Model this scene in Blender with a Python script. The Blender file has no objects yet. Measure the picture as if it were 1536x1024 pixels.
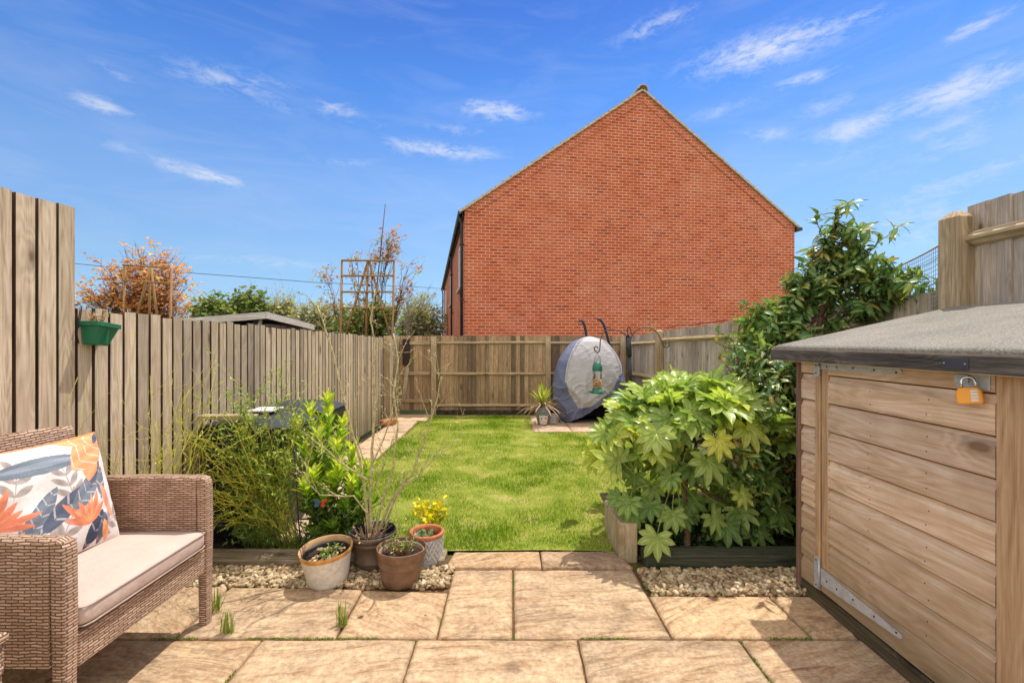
import bpy, math, random
import numpy as np
from mathutils import Vector, Matrix, noise, Euler
R = math.radians
random.seed(7); rng = np.random.default_rng(7)
scene = bpy.context.scene
col = scene.collection
EYE = 1.55; F = 683.0
def P(px, py, d):
    """a point d metres in front of the camera, seen at px,py of the 1536x1024 photograph"""
    return Vector(((px-768)/F*d, d, EYE+(512-py)/F*d))
def G(px, py, z=0.0):
    d = (EYE-z)*F/(py-512)
    return Vector(((px-768)/F*d, d, z))
def S(r, g, b):
    f = lambda c: (c/255/12.92) if c/255 <= .04045 else ((c/255+.055)/1.055)**2.4
    return (f(r), f(g), f(b), 1)
# ------------------------------------------------------------------ materials
class N:
    def __init__(s, name):
        s.m = bpy.data.materials.new(name); s.m.use_nodes = True
        s.t = s.m.node_tree; s.b = s.t.nodes['Principled BSDF']; s.out = s.t.nodes['Material Output']
    def n(s, ty, **kw):
        x = s.t.nodes.new(ty)
        for k, v in kw.items():
            if k[0] == 'i' and k[1:].isdigit(): x.inputs[int(k[1:])].default_value = v
            elif k in x.inputs and not hasattr(x, k): x.inputs[k].default_value = v
            else: setattr(x, k, v)
        return x
    def l(s, a, b): s.t.links.new(a, b)
    def coord(s, scale=(1,1,1), uv=False, rot=(0,0,0), island=0.0, distort=0):
        c = s.n('ShaderNodeTexCoord'); o = c.outputs['UV' if uv else 'Object']
        if island:
            g = s.n('ShaderNodeNewGeometry'); mu = s.n('ShaderNodeVectorMath', operation='MULTIPLY')
            cb = s.n('ShaderNodeCombineXYZ')
            for k in range(3): s.l(g.outputs['Random Per Island'], cb.inputs[k])
            s.l(cb.outputs[0], mu.inputs[0]); mu.inputs[1].default_value = (island, island*1.7, island*.6)
            ad = s.n('ShaderNodeVectorMath', operation='ADD'); s.l(o, ad.inputs[0]); s.l(mu.outputs[0], ad.inputs[1]); o = ad.outputs[0]
        mp = s.n('ShaderNodeMapping'); mp.inputs['Scale'].default_value = scale; mp.inputs['Rotation'].default_value = rot
        s.l(o, mp.inputs[0]); return mp.outputs[0]
    def noise(s, vec, scale=5, detail=4, rough=.55, dist=0):
        x = s.n('ShaderNodeTexNoise'); x.inputs['Scale'].default_value = scale; x.inputs['Detail'].default_value = detail
        x.inputs['Roughness'].default_value = rough; x.inputs['Distortion'].default_value = dist
        if vec is not None: s.l(vec, x.inputs['Vector'])
        return x.outputs['Fac']
    def ramp(s, fac, stops):
        x = s.n('ShaderNodeValToRGB'); e = x.color_ramp.elements
        while len(e) < len(stops): e.new(.5)
        for k, (p, c) in enumerate(stops):
            e[k].position = p; e[k].color = c if len(c) == 4 else (*c, 1)
        s.l(fac, x.inputs[0]); return x.outputs[0]
    def mix(s, fac, a, b, mode='MIX'):
        x = s.n('ShaderNodeMix', data_type='RGBA', blend_type=mode)
        for v, i in ((fac, 0), (a, 6), (b, 7)):
            if isinstance(v, (int, float, tuple)): x.inputs[i].default_value = v
            else: s.l(v, x.inputs[i])
        return x.outputs[2]
    def math(s, op, a, b=0.0, clamp=False):
        x = s.n('ShaderNodeMath', operation=op, use_clamp=clamp)
        for v, i in ((a, 0), (b, 1)):
            if isinstance(v, (int, float)): x.inputs[i].default_value = v
            else: s.l(v, x.inputs[i])
        return x.outputs[0]
    def bump(s, h, strength=.4, dist=.01):
        x = s.n('ShaderNodeBump'); x.inputs['Strength'].default_value = strength; x.inputs['Distance'].default_value = dist
        s.l(h, x.inputs['Height']); s.l(x.outputs[0], s.b.inputs['Normal']); return x
    def fin(s, colr, rough=.7, spec=.3):
        if isinstance(colr, tuple): s.b.inputs['Base Color'].default_value = colr
        else: s.l(colr, s.b.inputs['Base Color'])
        s.b.inputs['Roughness'].default_value = rough; s.b.inputs['Specular IOR Level'].default_value = spec
        return s.m
G1 = lambda v: (v, v, v, 1)

def wood(name, lo, mid, hi, axis='z', rough=.85, var=.35, knots=True, moss=None, dirt=None, fine=1.0, ring=.17, kd=5.5):
    """sawn timber: long fibres, cathedral rings and dark knots along one axis"""
    s = N(name); st = lambda k: {'x': (k, 1, 1), 'y': (1, k, 1), 'z': (1, 1, k)}[axis]
    kc = s.coord(st(.42), island=7.0)
    vo = s.n('ShaderNodeTexVoronoi', feature='F1'); vo.inputs['Scale'].default_value = kd; s.l(kc, vo.inputs['Vector'])
    kdst = vo.outputs['Distance']
    v1 = s.coord(st(.035), island=13.0)
    a = s.noise(v1, 48*fine, 4, .6, .15); a2 = s.noise(v1, 190*fine, 3, .7, .1)
    rn = s.noise(s.coord(st(.13), island=11.0), 5.5*fine, 2, .5, .1)
    if knots: rn = s.math('ADD', rn, s.math('MULTIPLY', s.math('SUBTRACT', .30, kdst, True), .55))
    rg = s.math('MULTIPLY', s.math('ADD', s.math('SINE', s.math('MULTIPLY', rn, 120.0)), 1.0), .5)
    f = s.math('ADD', s.math('ADD', s.math('MULTIPLY', a, .55), s.math('MULTIPLY', a2, .45-ring*.3)), s.math('MULTIPLY', s.math('SUBTRACT', rg, .5), ring*.45))
    f = s.math('ADD', f, ring*.15)
    c = s.ramp(f, [(.36, lo), (.5, mid), (.64, hi)])
    big = s.noise(s.coord((1, 1, 1), island=5.0), 2.6, 4, .65)
    c = s.mix(s.math('MULTIPLY', s.ramp(big, [(.42, G1(0)), (.68, G1(1))]), .45), c, lo)
    g = s.n('ShaderNodeNewGeometry')
    vr = s.ramp(g.outputs['Random Per Island'], [(0, (1-var, 1-var, 1-var*.9, 1)), (.5, (1, .985, .96, 1)), (1, (1+var*.55, 1+var*.5, 1+var*.5, 1))])
    c = s.mix(1.0, c, vr, 'MULTIPLY')
    if knots:
        k = s.ramp(kdst, [(.06, G1(1)), (.10, G1(.5)), (.20, G1(0))])
        c = s.mix(s.math('MULTIPLY', k, .85), c, (lo[0]*.30, lo[1]*.25, lo[2]*.22, 1))
    if moss:
        mz = s.noise(s.coord(), 4.0, 5, .7)
        c = s.mix(s.math('MULTIPLY', s.ramp(mz, [(.5, G1(0)), (.68, G1(1))]), moss[1]), c, moss[0])
    if dirt:
        xx = s.n('ShaderNodeTexCoord'); se = s.n('ShaderNodeSeparateXYZ'); s.l(xx.outputs['Object'], se.inputs[0])
        dz = s.math('ADD', se.outputs[2], s.math('MULTIPLY', s.noise(s.coord(st(.3)), 7, 5, .7), -.35))
        c = s.mix(s.math('MULTIPLY', s.ramp(dz, [(0, G1(1)), (dirt[1], G1(0))]), dirt[2]), c, dirt[0])
    s.bump(f, .35, .0035)
    return s.fin(c, rough, .15)

def plain(name, c, rough=.6, spec=.4, var=.15, scale=12, metal=0, bump=.1, bd=.003):
    s = N(name)
    a = s.noise(s.coord(), scale, 5, .6)
    d = tuple(x*(1-var*1.5) for x in c[:3])+(1,); h = tuple(min(1, x*(1+var)) for x in c[:3])+(1,)
    cc = s.ramp(a, [(.3, d), (.7, h)])
    s.bump(a, bump, bd); s.b.inputs['Metallic'].default_value = metal
    return s.fin(cc, rough, spec)

def leafmat(name, stops, rough=.45, trans=.35, spec=.4, tcol=None, vein=.5):
    s = N(name)
    at = s.n('ShaderNodeAttribute', attribute_name='rnd')
    c = s.ramp(at.outputs['Fac'], stops)
    mid = s.n('ShaderNodeAttribute', attribute_name='mid')
    c = s.mix(s.math('MULTIPLY', s.ramp(mid.outputs['Fac'], [(.55, G1(0)), (.95, G1(1))]), vein), c, s.mix(1.0, c, (2.0,1.8,1.7,1), 'MULTIPLY'))
    v = s.noise(s.coord(), 30, 3, .6)
    c = s.mix(1.0, c, s.ramp(v, [(.3, G1(.82)), (.7, G1(1.12))]), 'MULTIPLY')
    s.fin(c, rough, spec)
    tr = s.n('ShaderNodeBsdfTranslucent'); mx = s.n('ShaderNodeMixShader'); mx.inputs[0].default_value = trans
    if tcol: c2 = s.mix(.6, c, tcol)
    else: c2 = s.mix(1.0, c, (1.25, 1.3, .55, 1), 'MULTIPLY')
    s.l(c2, tr.inputs[0]); s.l(s.b.outputs[0], mx.inputs[1]); s.l(tr.outputs[0], mx.inputs[2]); s.l(mx.outputs[0], s.out.inputs[0])
    return s.m

# ------------------------------------------------------------------ mesh building
class MB:
    def __init__(s): s.v = []; s.f = []; s.mi = []; s.sm = []
    def add(s, vs, fs, mi=0, smooth=False):
        o = len(s.v); s.v += [tuple(v) for v in vs]
        for f in fs: s.f.append(tuple(o+i for i in f)); s.mi.append(mi); s.sm.append(smooth)
        return s
    def hexa(s, c8, mi=0):
        return s.add(c8, [(0,3,2,1), (4,5,6,7), (0,1,5,4), (1,2,6,5), (2,3,7,6), (3,0,4,7)], mi)
    def box(s, a, b, mi=0, m=None):
        x0,y0,z0 = a; x1,y1,z1 = b
        c = [(x0,y0,z0),(x1,y0,z0),(x1,y1,z0),(x0,y1,z0),(x0,y0,z1),(x1,y0,z1),(x1,y1,z1),(x0,y1,z1)]
        if m is not None: c = [m @ Vector(p) for p in c]
        return s.hexa(c, mi)
    def bbox(s, a, b, r=.004, mi=0, m=None):
        """box with chamfered edges"""
        x0,y0,z0 = a; x1,y1,z1 = b; pts = []; idx = {}
        for X, sx in ((x0,1),(x1,-1)):
            for Y, sy in ((y0,1),(y1,-1)):
                for Z, sz in ((z0,1),(z1,-1)):
                    for k in range(3):
                        p = [X+sx*r*(k != 0), Y+sy*r*(k != 1), Z+sz*r*(k != 2)]
                        idx[(sx,sy,sz,k)] = len(pts); pts.append(p)
        F_ = []
        for sx in (1,-1): F_.append([idx[(sx,a_,b_,0)] for a_,b_ in ((1,1),(1,-1),(-1,-1),(-1,1))][::sx])
        for sy in (1,-1): F_.append([idx[(a_,sy,b_,1)] for a_,b_ in ((1,1),(-1,1),(-1,-1),(1,-1))][::sy] )
        for sz in (1,-1): F_.append([idx[(a_,b_,sz,2)] for a_,b_ in ((1,1),(1,-1),(-1,-1),(-1,1))][::-1][::-sz])
        for a_ in (1,-1):
            for b_ in (1,-1):
                F_.append([idx[(1,a_,b_,1)],idx[(-1,a_,b_,1)],idx[(-1,a_,b_,2)],idx[(1,a_,b_,2)]])
                F_.append([idx[(a_,1,b_,0)],idx[(a_,-1,b_,0)],idx[(a_,-1,b_,2)],idx[(a_,1,b_,2)]])
                F_.append([idx[(a_,b_,1,0)],idx[(a_,b_,-1,0)],idx[(a_,b_,-1,1)],idx[(a_,b_,1,1)]])
                for c_ in (1,-1): F_.append([idx[(a_,b_,c_,k)] for k in range(3)])
        if m is not None: pts = [m @ Vector(p) for p in pts]
        return s.add(pts, F_, mi)
    def tube(s, pts, rad, n=6, mi=0, cap=True):
        pts = [Vector(p) for p in pts]
        if not hasattr(rad, '__len__'): rad = [rad]*len(pts)
        o = len(s.v); up = None
        for i, p in enumerate(pts):
            t = (pts[min(i+1, len(pts)-1)]-pts[max(i-1, 0)])
            if t.length < 1e-9: t = Vector((0,0,1))
            t.normalize()
            if up is None: up = t.orthogonal().normalized()
            else:
                up = up - t*up.dot(t)
                up = up.normalized() if up.length > 1e-6 else t.orthogonal().normalized()
            w = t.cross(up)
            for k in range(n):
                a = 2*math.pi*k/n; s.v.append(tuple(p+(up*math.cos(a)+w*math.sin(a))*rad[i]))
        for i in range(len(pts)-1):
            for k in range(n):
                s.f.append((o+i*n+k, o+i*n+(k+1)%n, o+(i+1)*n+(k+1)%n, o+(i+1)*n+k)); s.mi.append(mi); s.sm.append(True)
        if cap:
            s.f.append(tuple(o+k for k in range(n))[::-1]); s.mi.append(mi); s.sm.append(False)
            e = o+(len(pts)-1)*n; s.f.append(tuple(e+k for k in range(n))); s.mi.append(mi); s.sm.append(False)
        return s
    def lathe(s, prof, n=40, mi=0, m=None, smooth=True, rf=None):
        """prof = [(r,z)], rf(angle,z,r) may change the radius"""
        vs = []
        for r, z in prof:
            for k in range(n):
                a = 2*math.pi*k/n; rr = rf(a, z, r) if rf else r
                p = Vector((rr*math.cos(a), rr*math.sin(a), z)); vs.append(m @ p if m is not None else p)
        fs = [(i*n+k, i*n+(k+1)%n, (i+1)*n+(k+1)%n, (i+1)*n+k) for i in range(len(prof)-1) for k in range(n)]
        return s.add(vs, fs, mi, smooth)
    def build(s, name, mats, parent=None, uvbox=False, sharp=None):
        me = bpy.data.meshes.new(name); me.from_pydata(s.v, [], s.f)
        if not isinstance(mats, (list, tuple)): mats = [mats]
        for m in mats: me.materials.append(m)
        me.polygons.foreach_set('material_index', s.mi); me.polygons.foreach_set('use_smooth', s.sm)
        if uvbox:
            uv = me.uv_layers.new(name='UVMap').data
            for p in me.polygons:
                n = p.normal; ax = max(range(3), key=lambda k: abs(n[k]))
                for li in p.loop_indices:
                    c = me.vertices[me.loops[li].vertex_index].co
                    uv[li].uv = (c.y, c.z) if ax == 0 else ((c.x, c.z) if ax == 1 else (c.x, c.y))
        me.update()
        o = bpy.data.objects.new(name, me); col.objects.link(o)
        if parent is not None: o.parent = parent
        return o
def tag(o, label=None, cat=None, group=None, kind=None):
    if label: o['label'] = label
    if cat: o['category'] = cat
    if group: o['group'] = group
    if kind: o['kind'] = kind
    return o
def thing(name, label, cat, loc=(0,0,0), rot=(0,0,0), group=None):
    o = bpy.data.objects.new(name, None); col.objects.link(o); o.empty_display_size = .1
    o.location = loc; o.rotation_euler = rot
    return tag(o, label, cat, group)
def leaves(name, pos, d, n, size, tmpl, mat, parent=None, rnd=None, wid=None):
    """many leaves as one mesh; tmpl = (verts(along,side,up), tris)"""
    pos = np.asarray(pos, float); d = np.asarray(d, float); n = np.asarray(n, float)
    L = len(pos); size = np.broadcast_to(np.asarray(size, float), (L,))
    d = d/np.maximum(np.linalg.norm(d, axis=1, keepdims=True), 1e-6)
    sd = np.cross(n, d); bad = np.linalg.norm(sd, axis=1) < 1e-4; sd[bad] = np.cross(d[bad], [[.3,.7,.1]])
    sd /= np.linalg.norm(sd, axis=1, keepdims=True); nn = np.cross(d, sd)
    T = np.array(tmpl[0], float); K = len(T)
    w = np.ones(L) if wid is None else np.broadcast_to(np.asarray(wid, float), (L,))
    V = pos[:,None] + size[:,None,None]*(T[None,:,0,None]*d[:,None] + (w[:,None]*T[None,:,1])[...,None]*sd[:,None] + T[None,:,2,None]*nn[:,None])
    V = V.reshape(-1, 3); Fc = np.array(tmpl[1], int); M = len(Fc)
    I = (Fc[None]+(np.arange(L)*K)[:,None,None]).reshape(-1)
    me = bpy.data.meshes.new(name); me.vertices.add(len(V)); me.vertices.foreach_set('co', V.ravel())
    me.loops.add(len(I)); me.loops.foreach_set('vertex_index', I.astype(np.int32))
    me.polygons.add(L*M); me.polygons.foreach_set('loop_start', (np.arange(L*M)*3).astype(np.int32))
    me.polygons.foreach_set('loop_total', np.full(L*M, 3, np.int32))
    me.polygons.foreach_set('use_smooth', np.ones(L*M, bool))
    me.update(calc_edges=True)
    r = rng.random(L) if rnd is None else np.asarray(rnd, float)
    a = me.attributes.new('rnd', 'FLOAT', 'POINT'); a.data.foreach_set('value', np.repeat(r, K).astype(np.float32))
    am = me.attributes.new('mid', 'FLOAT', 'POINT'); am.data.foreach_set('value', np.tile((np.abs(T[:,1]) < 1e-6) if len(tmpl) < 3 else np.array(tmpl[2]), L).astype(np.float32))
    me.materials.append(mat)
    o = bpy.data.objects.new(name, me); col.objects.link(o)
    if parent is not None: o.parent = parent
    if name == 'buds': o['kind'] = 'stuff'
    return o
# leaf templates (length 1 along x)
def blade(w=.22, droop=.25, fold=.06, st=(.0,.3,.65,1), prof=(.25,1,.8,0)):
    v = []; f = []
    for t, p in zip(st, prof):
        z = -droop*t*t
        v += [(t, -w*p, z+fold*p), (t, 0, z), (t, w*p, z+fold*p)]
    for i in range(len(st)-1):
        a = i*3; b = a+3
        f += [(a,a+1,b+1), (a,b+1,b), (a+1,a+2,b+2), (a+1,b+2,b+1)]
    return v, f
T_LEAF = blade(); T_LONG = blade(.15, .45, .05, (0,.25,.6,1), (.2,1,.85,0)); T_ROUND = blade(.34, .15, .08)
T_SMALL = ([(0,0,0), (.5,-.28,.05), (1,0,-.1), (.5,.28,.05)], [(0,1,2), (0,2,3)])
T_GRASS = ([(0,-.05,0), (0,.05,0), (.55,-.035,-.06), (.55,.035,-.06), (1,0,-.3)], [(0,1,3), (0,3,2), (2,3,4)])
T_GRASS2 = ([(0,-.05,0), (0,.05,0), (1,0,-.22)], [(0,1,2)])
def palmate(lobes=8, spread=245):
    v = []; f = []; mid = []
    for k in range(lobes):
        a = R(-spread/2+spread*k/(lobes-1)); ln = 1-.34*abs(k-(lobes-1)/2)/((lobes-1)/2)
        ca, sa = math.cos(a), math.sin(a); o = len(v); wob = .05*math.sin(k*2.7)
        for t, w in ((0,.03),(.15,.11),(.34,.145),(.5,.165),(.64,.175),(.78,.135),(.91,.06),(1,0)):
            L = t*ln; z = .16*t-(.30+wob)*t*t*ln; ww = w*.95*ln**.5
            for sg in (-1,-.5,0,.5,1):
                rip = .022*math.sin(t*9+sg*2+k)*abs(sg)
                v.append((ca*L-sa*sg*ww, sa*L+ca*sg*ww, z+(.06*abs(sg) if t > .1 else 0)+rip+.004*(k%2))); mid.append(1.0 if sg == 0 else 0.0)
        for i in range(7):
            for q in range(4):
                p = o+i*5+q; r_ = p+5; f += [(p,p+1,r_+1), (p,r_+1,r_)]
    return v, f, mid
T_PALM = palmate()
def rv(s=1.0): return Vector((random.gauss(0,1), random.gauss(0,1), random.gauss(0,1)))*s
def curve(a, b, sag=(0,0,0), n=6, wob=0.0):
    a = Vector(a); b = Vector(b); sag = Vector(sag); ps = []
    for i in range(n+1):
        t = i/n; p = a.lerp(b, t)+sag*(4*t*(1-t))
        if 0 < i < n and wob: p = p+rv(wob)
        ps.append(p)
    return ps
def at_(ps, t):
    x = t*(len(ps)-1); i = min(int(x), len(ps)-2); return ps[i].lerp(ps[i+1], x-i), (ps[i+1]-ps[i]).normalized()
# ------------------------------------------------------------------ camera, sun, sky
cam = bpy.data.cameras.new('camera'); camo = bpy.data.objects.new('camera', cam); col.objects.link(camo)
cam.sensor_width = 36; cam.lens = F/1536*36; cam.clip_end = 2000; cam.clip_start = .02
camo.location = (0, 0, EYE); camo.rotation_euler = (R(90), 0, 0); scene.camera = camo
SUNV = Vector((.27, .34, 1)).normalized()
sl = bpy.data.lights.new('sun', 'SUN'); sl.energy = 2.35; sl.angle = R(.55); sl.color = (1, .955, .87)
so = bpy.data.objects.new('sun', sl); col.objects.link(so); so.rotation_euler = SUNV.to_track_quat('Z', 'Y').to_euler()
so.location = (3, 4, 12)
scene.view_settings.view_transform = 'Standard'; scene.view_settings.look = 'None'
scene.view_settings.exposure = 1.0; scene.view_settings.gamma = 1
w = bpy.data.worlds.new('World'); scene.world = w; w.use_nodes = True; t = w.node_tree
bgn = t.nodes['Background']; bgn.inputs[1].default_value = .15
sky = t.nodes.new('ShaderNodeTexSky'); sky.sky_type = 'NISHITA'; sky.sun_disc = False
sky.sun_elevation = math.asin(SUNV.z); sky.sun_rotation = math.atan2(SUNV.x, SUNV.y)
sky.air_density = 1.0; sky.dust_density = .2; sky.ozone_density = 4.0
def wn(ty, **kw):
    x = t.nodes.new(ty)
    for k, v in kw.items(): setattr(x, k, v)
    return x
def wm(op, a, b=0.0, clamp=False):
    x = wn('ShaderNodeMath', operation=op, use_clamp=clamp)
    for v, i in ((a, 0), (b, 1)):
        if isinstance(v, (int, float)): x.inputs[i].default_value = v
        else: t.links.new(v, x.inputs[i])
    return x.outputs[0]
tc = wn('ShaderNodeTexCoord'); sp = wn('ShaderNodeSeparateXYZ'); t.links.new(tc.outputs['Generated'], sp.inputs[0])
az = wm('ARCTAN2', sp.outputs[0], sp.outputs[1]); el = wm('ARCSINE', sp.outputs[2])
cb = wn('ShaderNodeCombineXYZ'); t.links.new(az, cb.inputs[0]); t.links.new(el, cb.inputs[1])
def wnoise(scale, sx, sy, rot=0, detail=6, rough=.6, dist=.4, off=0):
    mp = wn('ShaderNodeMapping'); mp.inputs['Scale'].default_value = (sx, sy, 1); mp.inputs['Rotation'].default_value = (0, 0, rot)
    mp.inputs['Location'].default_value = (off, off, 0); t.links.new(cb.outputs[0], mp.inputs[0])
    x = wn('ShaderNodeTexNoise'); x.inputs['Scale'].default_value = scale; x.inputs['Detail'].default_value = detail
    x.inputs['Roughness'].default_value = rough; x.inputs['Distortion'].default_value = dist; t.links.new(mp.outputs[0], x.inputs[0]); return x.outputs['Fac']
# wisps of cirrus: (azimuth, elevation, half sizes, tilt, strength)
def ae(px, py):
    x, z = (px-768)/F, (512-py)/F; return math.atan2(x, 1), math.atan2(z, math.hypot(x, 1))
wisps = [(150,157,52,13,.1,.75), (350,122,85,20,-.05,.6), (165,105,45,12,.2,.4), (505,165,40,14,.1,.6), (415,160,50,12,.1,.3), (740,165,52,17,.05,.95),
 (675,194,42,8,.05,.65), (660,226,80,13,.05,.85), (305,262,72,12,.12,.9), (190,222,45,12,.1,.4), (520,242,45,11,-.1,.35), (540,185,40,9,0,.4),
 (1150,75,120,30,.0,1.0), (1210,118,52,10,.0,.8), (985,38,60,17,-.15,.65), (1290,190,75,22,-.1,.85), (1440,135,130,30,-.16,.9), (1240,158,50,14,-.1,.55),
 (1290,26,50,14,.1,.6), (1465,40,60,14,-.1,.7), (1160,200,45,14,.1,.5), (1430,215,170,30,-.2,.35), (1430,275,150,22,-.25,.5), (1085,165,60,14,-.1,.4),
 (1330,340,160,28,-.08,.6), (1230,245,120,14,-.08,.35), (400,392,160,10,.0,.4), (830,125,60,9,-.05,.25), (1440,180,120,14,-.2,.5), (1400,350,150,20,.0,.5)]
acc = 0.0
for (px, py, hw, hh, tilt, st) in wisps:
    hw *= 1.05; hh *= .95
    a0, e0 = ae(px, py); a1, _ = ae(px+hw, py); _, e1 = ae(px, py-hh); sa = abs(a1-a0); se = abs(e1-e0)
    dx = wm('SUBTRACT', az, a0); dy = wm('SUBTRACT', el, e0)
    dy = wm('ADD', dy, wm('MULTIPLY', dx, tilt))
    q = wm('ADD', wm('POWER', wm('ABSOLUTE', wm('DIVIDE', dx, sa)), 2.0), wm('POWER', wm('ABSOLUTE', wm('DIVIDE', dy, se)), 2.0))
    g = wm('MULTIPLY', wm('POWER', 2.718, wm('MULTIPLY', q, -1.0)), st)
    acc = g if isinstance(acc, float) else wm('MAXIMUM', acc, g)
n1 = wnoise(1, 13, 34, .03, 9, .70, .7); n2 = wnoise(1, 38, 90, .02, 7, .7, .6, 3.0)
nn_ = wm('ADD', wm('MULTIPLY', n1, .60), wm('MULTIPLY', n2, .40))
cl = wm('MULTIPLY', acc, wm('MULTIPLY', wm('SUBTRACT', wm('ADD', nn_, wm('MULTIPLY', acc, .16)), .50), 6.0, True), True)
# thin high haze in front; unseen cloud added overhead and behind the camera as fill
n3 = wnoise(1, 3.5, 16, .2, 7, .6, .8, 9.0)
veil = wm('MULTIPLY', wm('MULTIPLY', wm('SUBTRACT', n3, .47), 2.2, True), .24)
cl = wm('MAXIMUM', cl, veil)
rp = wn('ShaderNodeValToRGB'); e = rp.color_ramp.elements
stops = [(0, (.20,.29,.46)), (.06, (.30,.37,.47)), (.15, (.40,.45,.49)), (.30, (.44,.51,.58)), (.465, (.25,.42,.62)), (.605, (.18,.315,.56)), (1, (.17,.30,.54))]
while len(e) < len(stops): e.new(.5)
for k, (p_, c_) in enumerate(stops): e[k].position = p_; e[k].color = (*c_, 1)
t.links.new(wm('DIVIDE', el, math.radians(60)), rp.inputs[0])
mt = wn('ShaderNodeMix', data_type='RGBA', blend_type='MULTIPLY'); mt.inputs[0].default_value = 1
t.links.new(sky.outputs[0], mt.inputs[6]); t.links.new(rp.outputs[0], mt.inputs[7])
mx = wn('ShaderNodeMix', data_type='RGBA'); mx.inputs[7].default_value = (2.7, 2.85, 3.2, 1)
t.links.new(wm('MULTIPLY', cl, .80), mx.inputs[0]); t.links.new(mt.outputs[2], mx.inputs[6])
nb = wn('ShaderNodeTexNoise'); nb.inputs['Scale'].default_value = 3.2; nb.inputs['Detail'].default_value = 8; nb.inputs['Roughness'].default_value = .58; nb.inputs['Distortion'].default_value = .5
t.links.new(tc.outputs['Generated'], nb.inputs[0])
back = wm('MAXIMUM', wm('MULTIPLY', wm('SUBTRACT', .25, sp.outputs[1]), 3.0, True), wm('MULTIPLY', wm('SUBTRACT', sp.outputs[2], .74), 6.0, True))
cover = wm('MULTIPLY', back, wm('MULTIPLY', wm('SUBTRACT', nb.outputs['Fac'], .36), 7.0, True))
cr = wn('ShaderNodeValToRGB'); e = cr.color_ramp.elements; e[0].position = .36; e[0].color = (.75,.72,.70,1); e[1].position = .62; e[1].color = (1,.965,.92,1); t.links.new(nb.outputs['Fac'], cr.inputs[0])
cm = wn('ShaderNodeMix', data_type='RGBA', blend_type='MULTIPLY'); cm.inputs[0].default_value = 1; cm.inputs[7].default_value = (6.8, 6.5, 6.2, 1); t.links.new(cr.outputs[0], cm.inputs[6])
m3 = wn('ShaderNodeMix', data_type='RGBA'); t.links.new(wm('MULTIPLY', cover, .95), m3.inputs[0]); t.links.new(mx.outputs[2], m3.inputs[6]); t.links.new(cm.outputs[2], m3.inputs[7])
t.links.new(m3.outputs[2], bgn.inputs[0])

# ------------------------------------------------------------------ shared materials
M = {}
M['fence_l'] = wood('sunbleached_fence_wood', (.33,.25,.165,1), (.52,.415,.29,1), (.64,.53,.395,1), 'z', var=.36, ring=.20, kd=4.6, dirt=((.16,.15,.06,1), .55, .6))
M['fence_edge'] = wood('shade_painted_edge', (.055,.032,.022,1), (.10,.06,.04,1), (.15,.095,.065,1), 'z', var=.2, knots=False)  # same light boards; shade on their edges is painted in as dark colour
M['fence_back'] = wood('shade_dark_backing', (.045,.026,.018,1), (.085,.05,.035,1), (.13,.08,.055,1), 'z', var=.2, knots=False)  # colour darkened so the gaps between boards read as deep shadow
M['fence_b'] = wood('back_fence_wood', (.21,.135,.08,1), (.36,.25,.145,1), (.50,.37,.235,1), 'z', var=.55, kd=4.0)
M['fence_r'] = wood('grey_fence_wood', (.28,.235,.18,1), (.44,.375,.30,1), (.60,.53,.44,1), 'z', var=.30)
M['post_w'] = wood('post_wood', (.26,.19,.11,1), (.42,.32,.2,1), (.58,.46,.31,1), 'z', var=.1)
M['rail_x'] = wood('rail_wood_x', (.24,.17,.10,1), (.42,.32,.20,1), (.62,.50,.33,1), 'x', var=.1)
M['rail_y'] = wood('rail_wood_y', (.26,.19,.11,1), (.46,.36,.22,1), (.66,.54,.36,1), 'y', var=.1)
M['soil'] = plain('dark_soil', (.055,.038,.026,1), .95, .1, .6, 25, bump=.8, bd=.02)
M['black'] = plain('black_plastic', (.018,.019,.022,1), .42, .4, .2, 20)
M['steel'] = plain('galvanised_steel', (.52,.55,.58,1), .45, .5, .14, 30, metal=.3)
M['blackmetal'] = plain('black_coated_metal', (.02,.02,.024,1), .38, .5, .2, 30)

# ------------------------------------------------------------------ ground
def sheet(name, x0, y0, x1, y1, z, mat, nx=1, ny=1, hf=None, kind='structure'):
    m = MB(); vs = []
    for j in range(ny+1):
        for i in range(nx+1):
            x = x0+(x1-x0)*i/nx; y = y0+(y1-y0)*j/ny; vs.append((x, y, z+(hf(x, y) if hf else 0)))
    m.add(vs, [(j*(nx+1)+i, j*(nx+1)+i+1, (j+1)*(nx+1)+i+1, (j+1)*(nx+1)+i) for j in range(ny) for i in range(nx)], 0, True)
    return tag(m.build(name, mat), kind=kind)
s = N('rough_ground'); c = s.ramp(s.noise(s.coord(), .8, 6, .6), [(.35, (.05,.075,.02,1)), (.7, (.12,.13,.05,1))]); gm = s.fin(c, .95, .1)
sheet('ground', -400, -60, 400, 700, -.06, gm)
s = N('bedding_sand'); n_ = s.noise(s.coord(), 60, 4, .7); n0 = s.noise(s.coord(), 3.2, 4, .65)
c = s.ramp(n_, [(.3, (.13,.07,.03,1)), (.7, (.30,.18,.08,1))])
c = s.mix(s.ramp(n0, [(.50, G1(0)), (.60, G1(1))]), c, (.09,.14,.02,1)); s.bump(n_, .8, .01); c = s.mix(.4, c, (.05,.03,.015,1)); M['sand'] = s.fin(c, .95, .1)
sheet('joint_bedding', -3.2, -.5, 3.0, 3.36, -.022, M['sand'], 2, 2)
sheet('bed_soil', -2.44, 3.33, -1.2, 8.6, -.035, M['soil'], 20, 60, lambda x, y: .02*noise.noise(Vector((x*5, y*5, 0))))
sheet('border_soil', .885, 3.2, 2.9, 4.6, .02, M['soil'], 40, 40, lambda x, y: .025*noise.noise(Vector((x*5, y*5, 3))))

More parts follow.
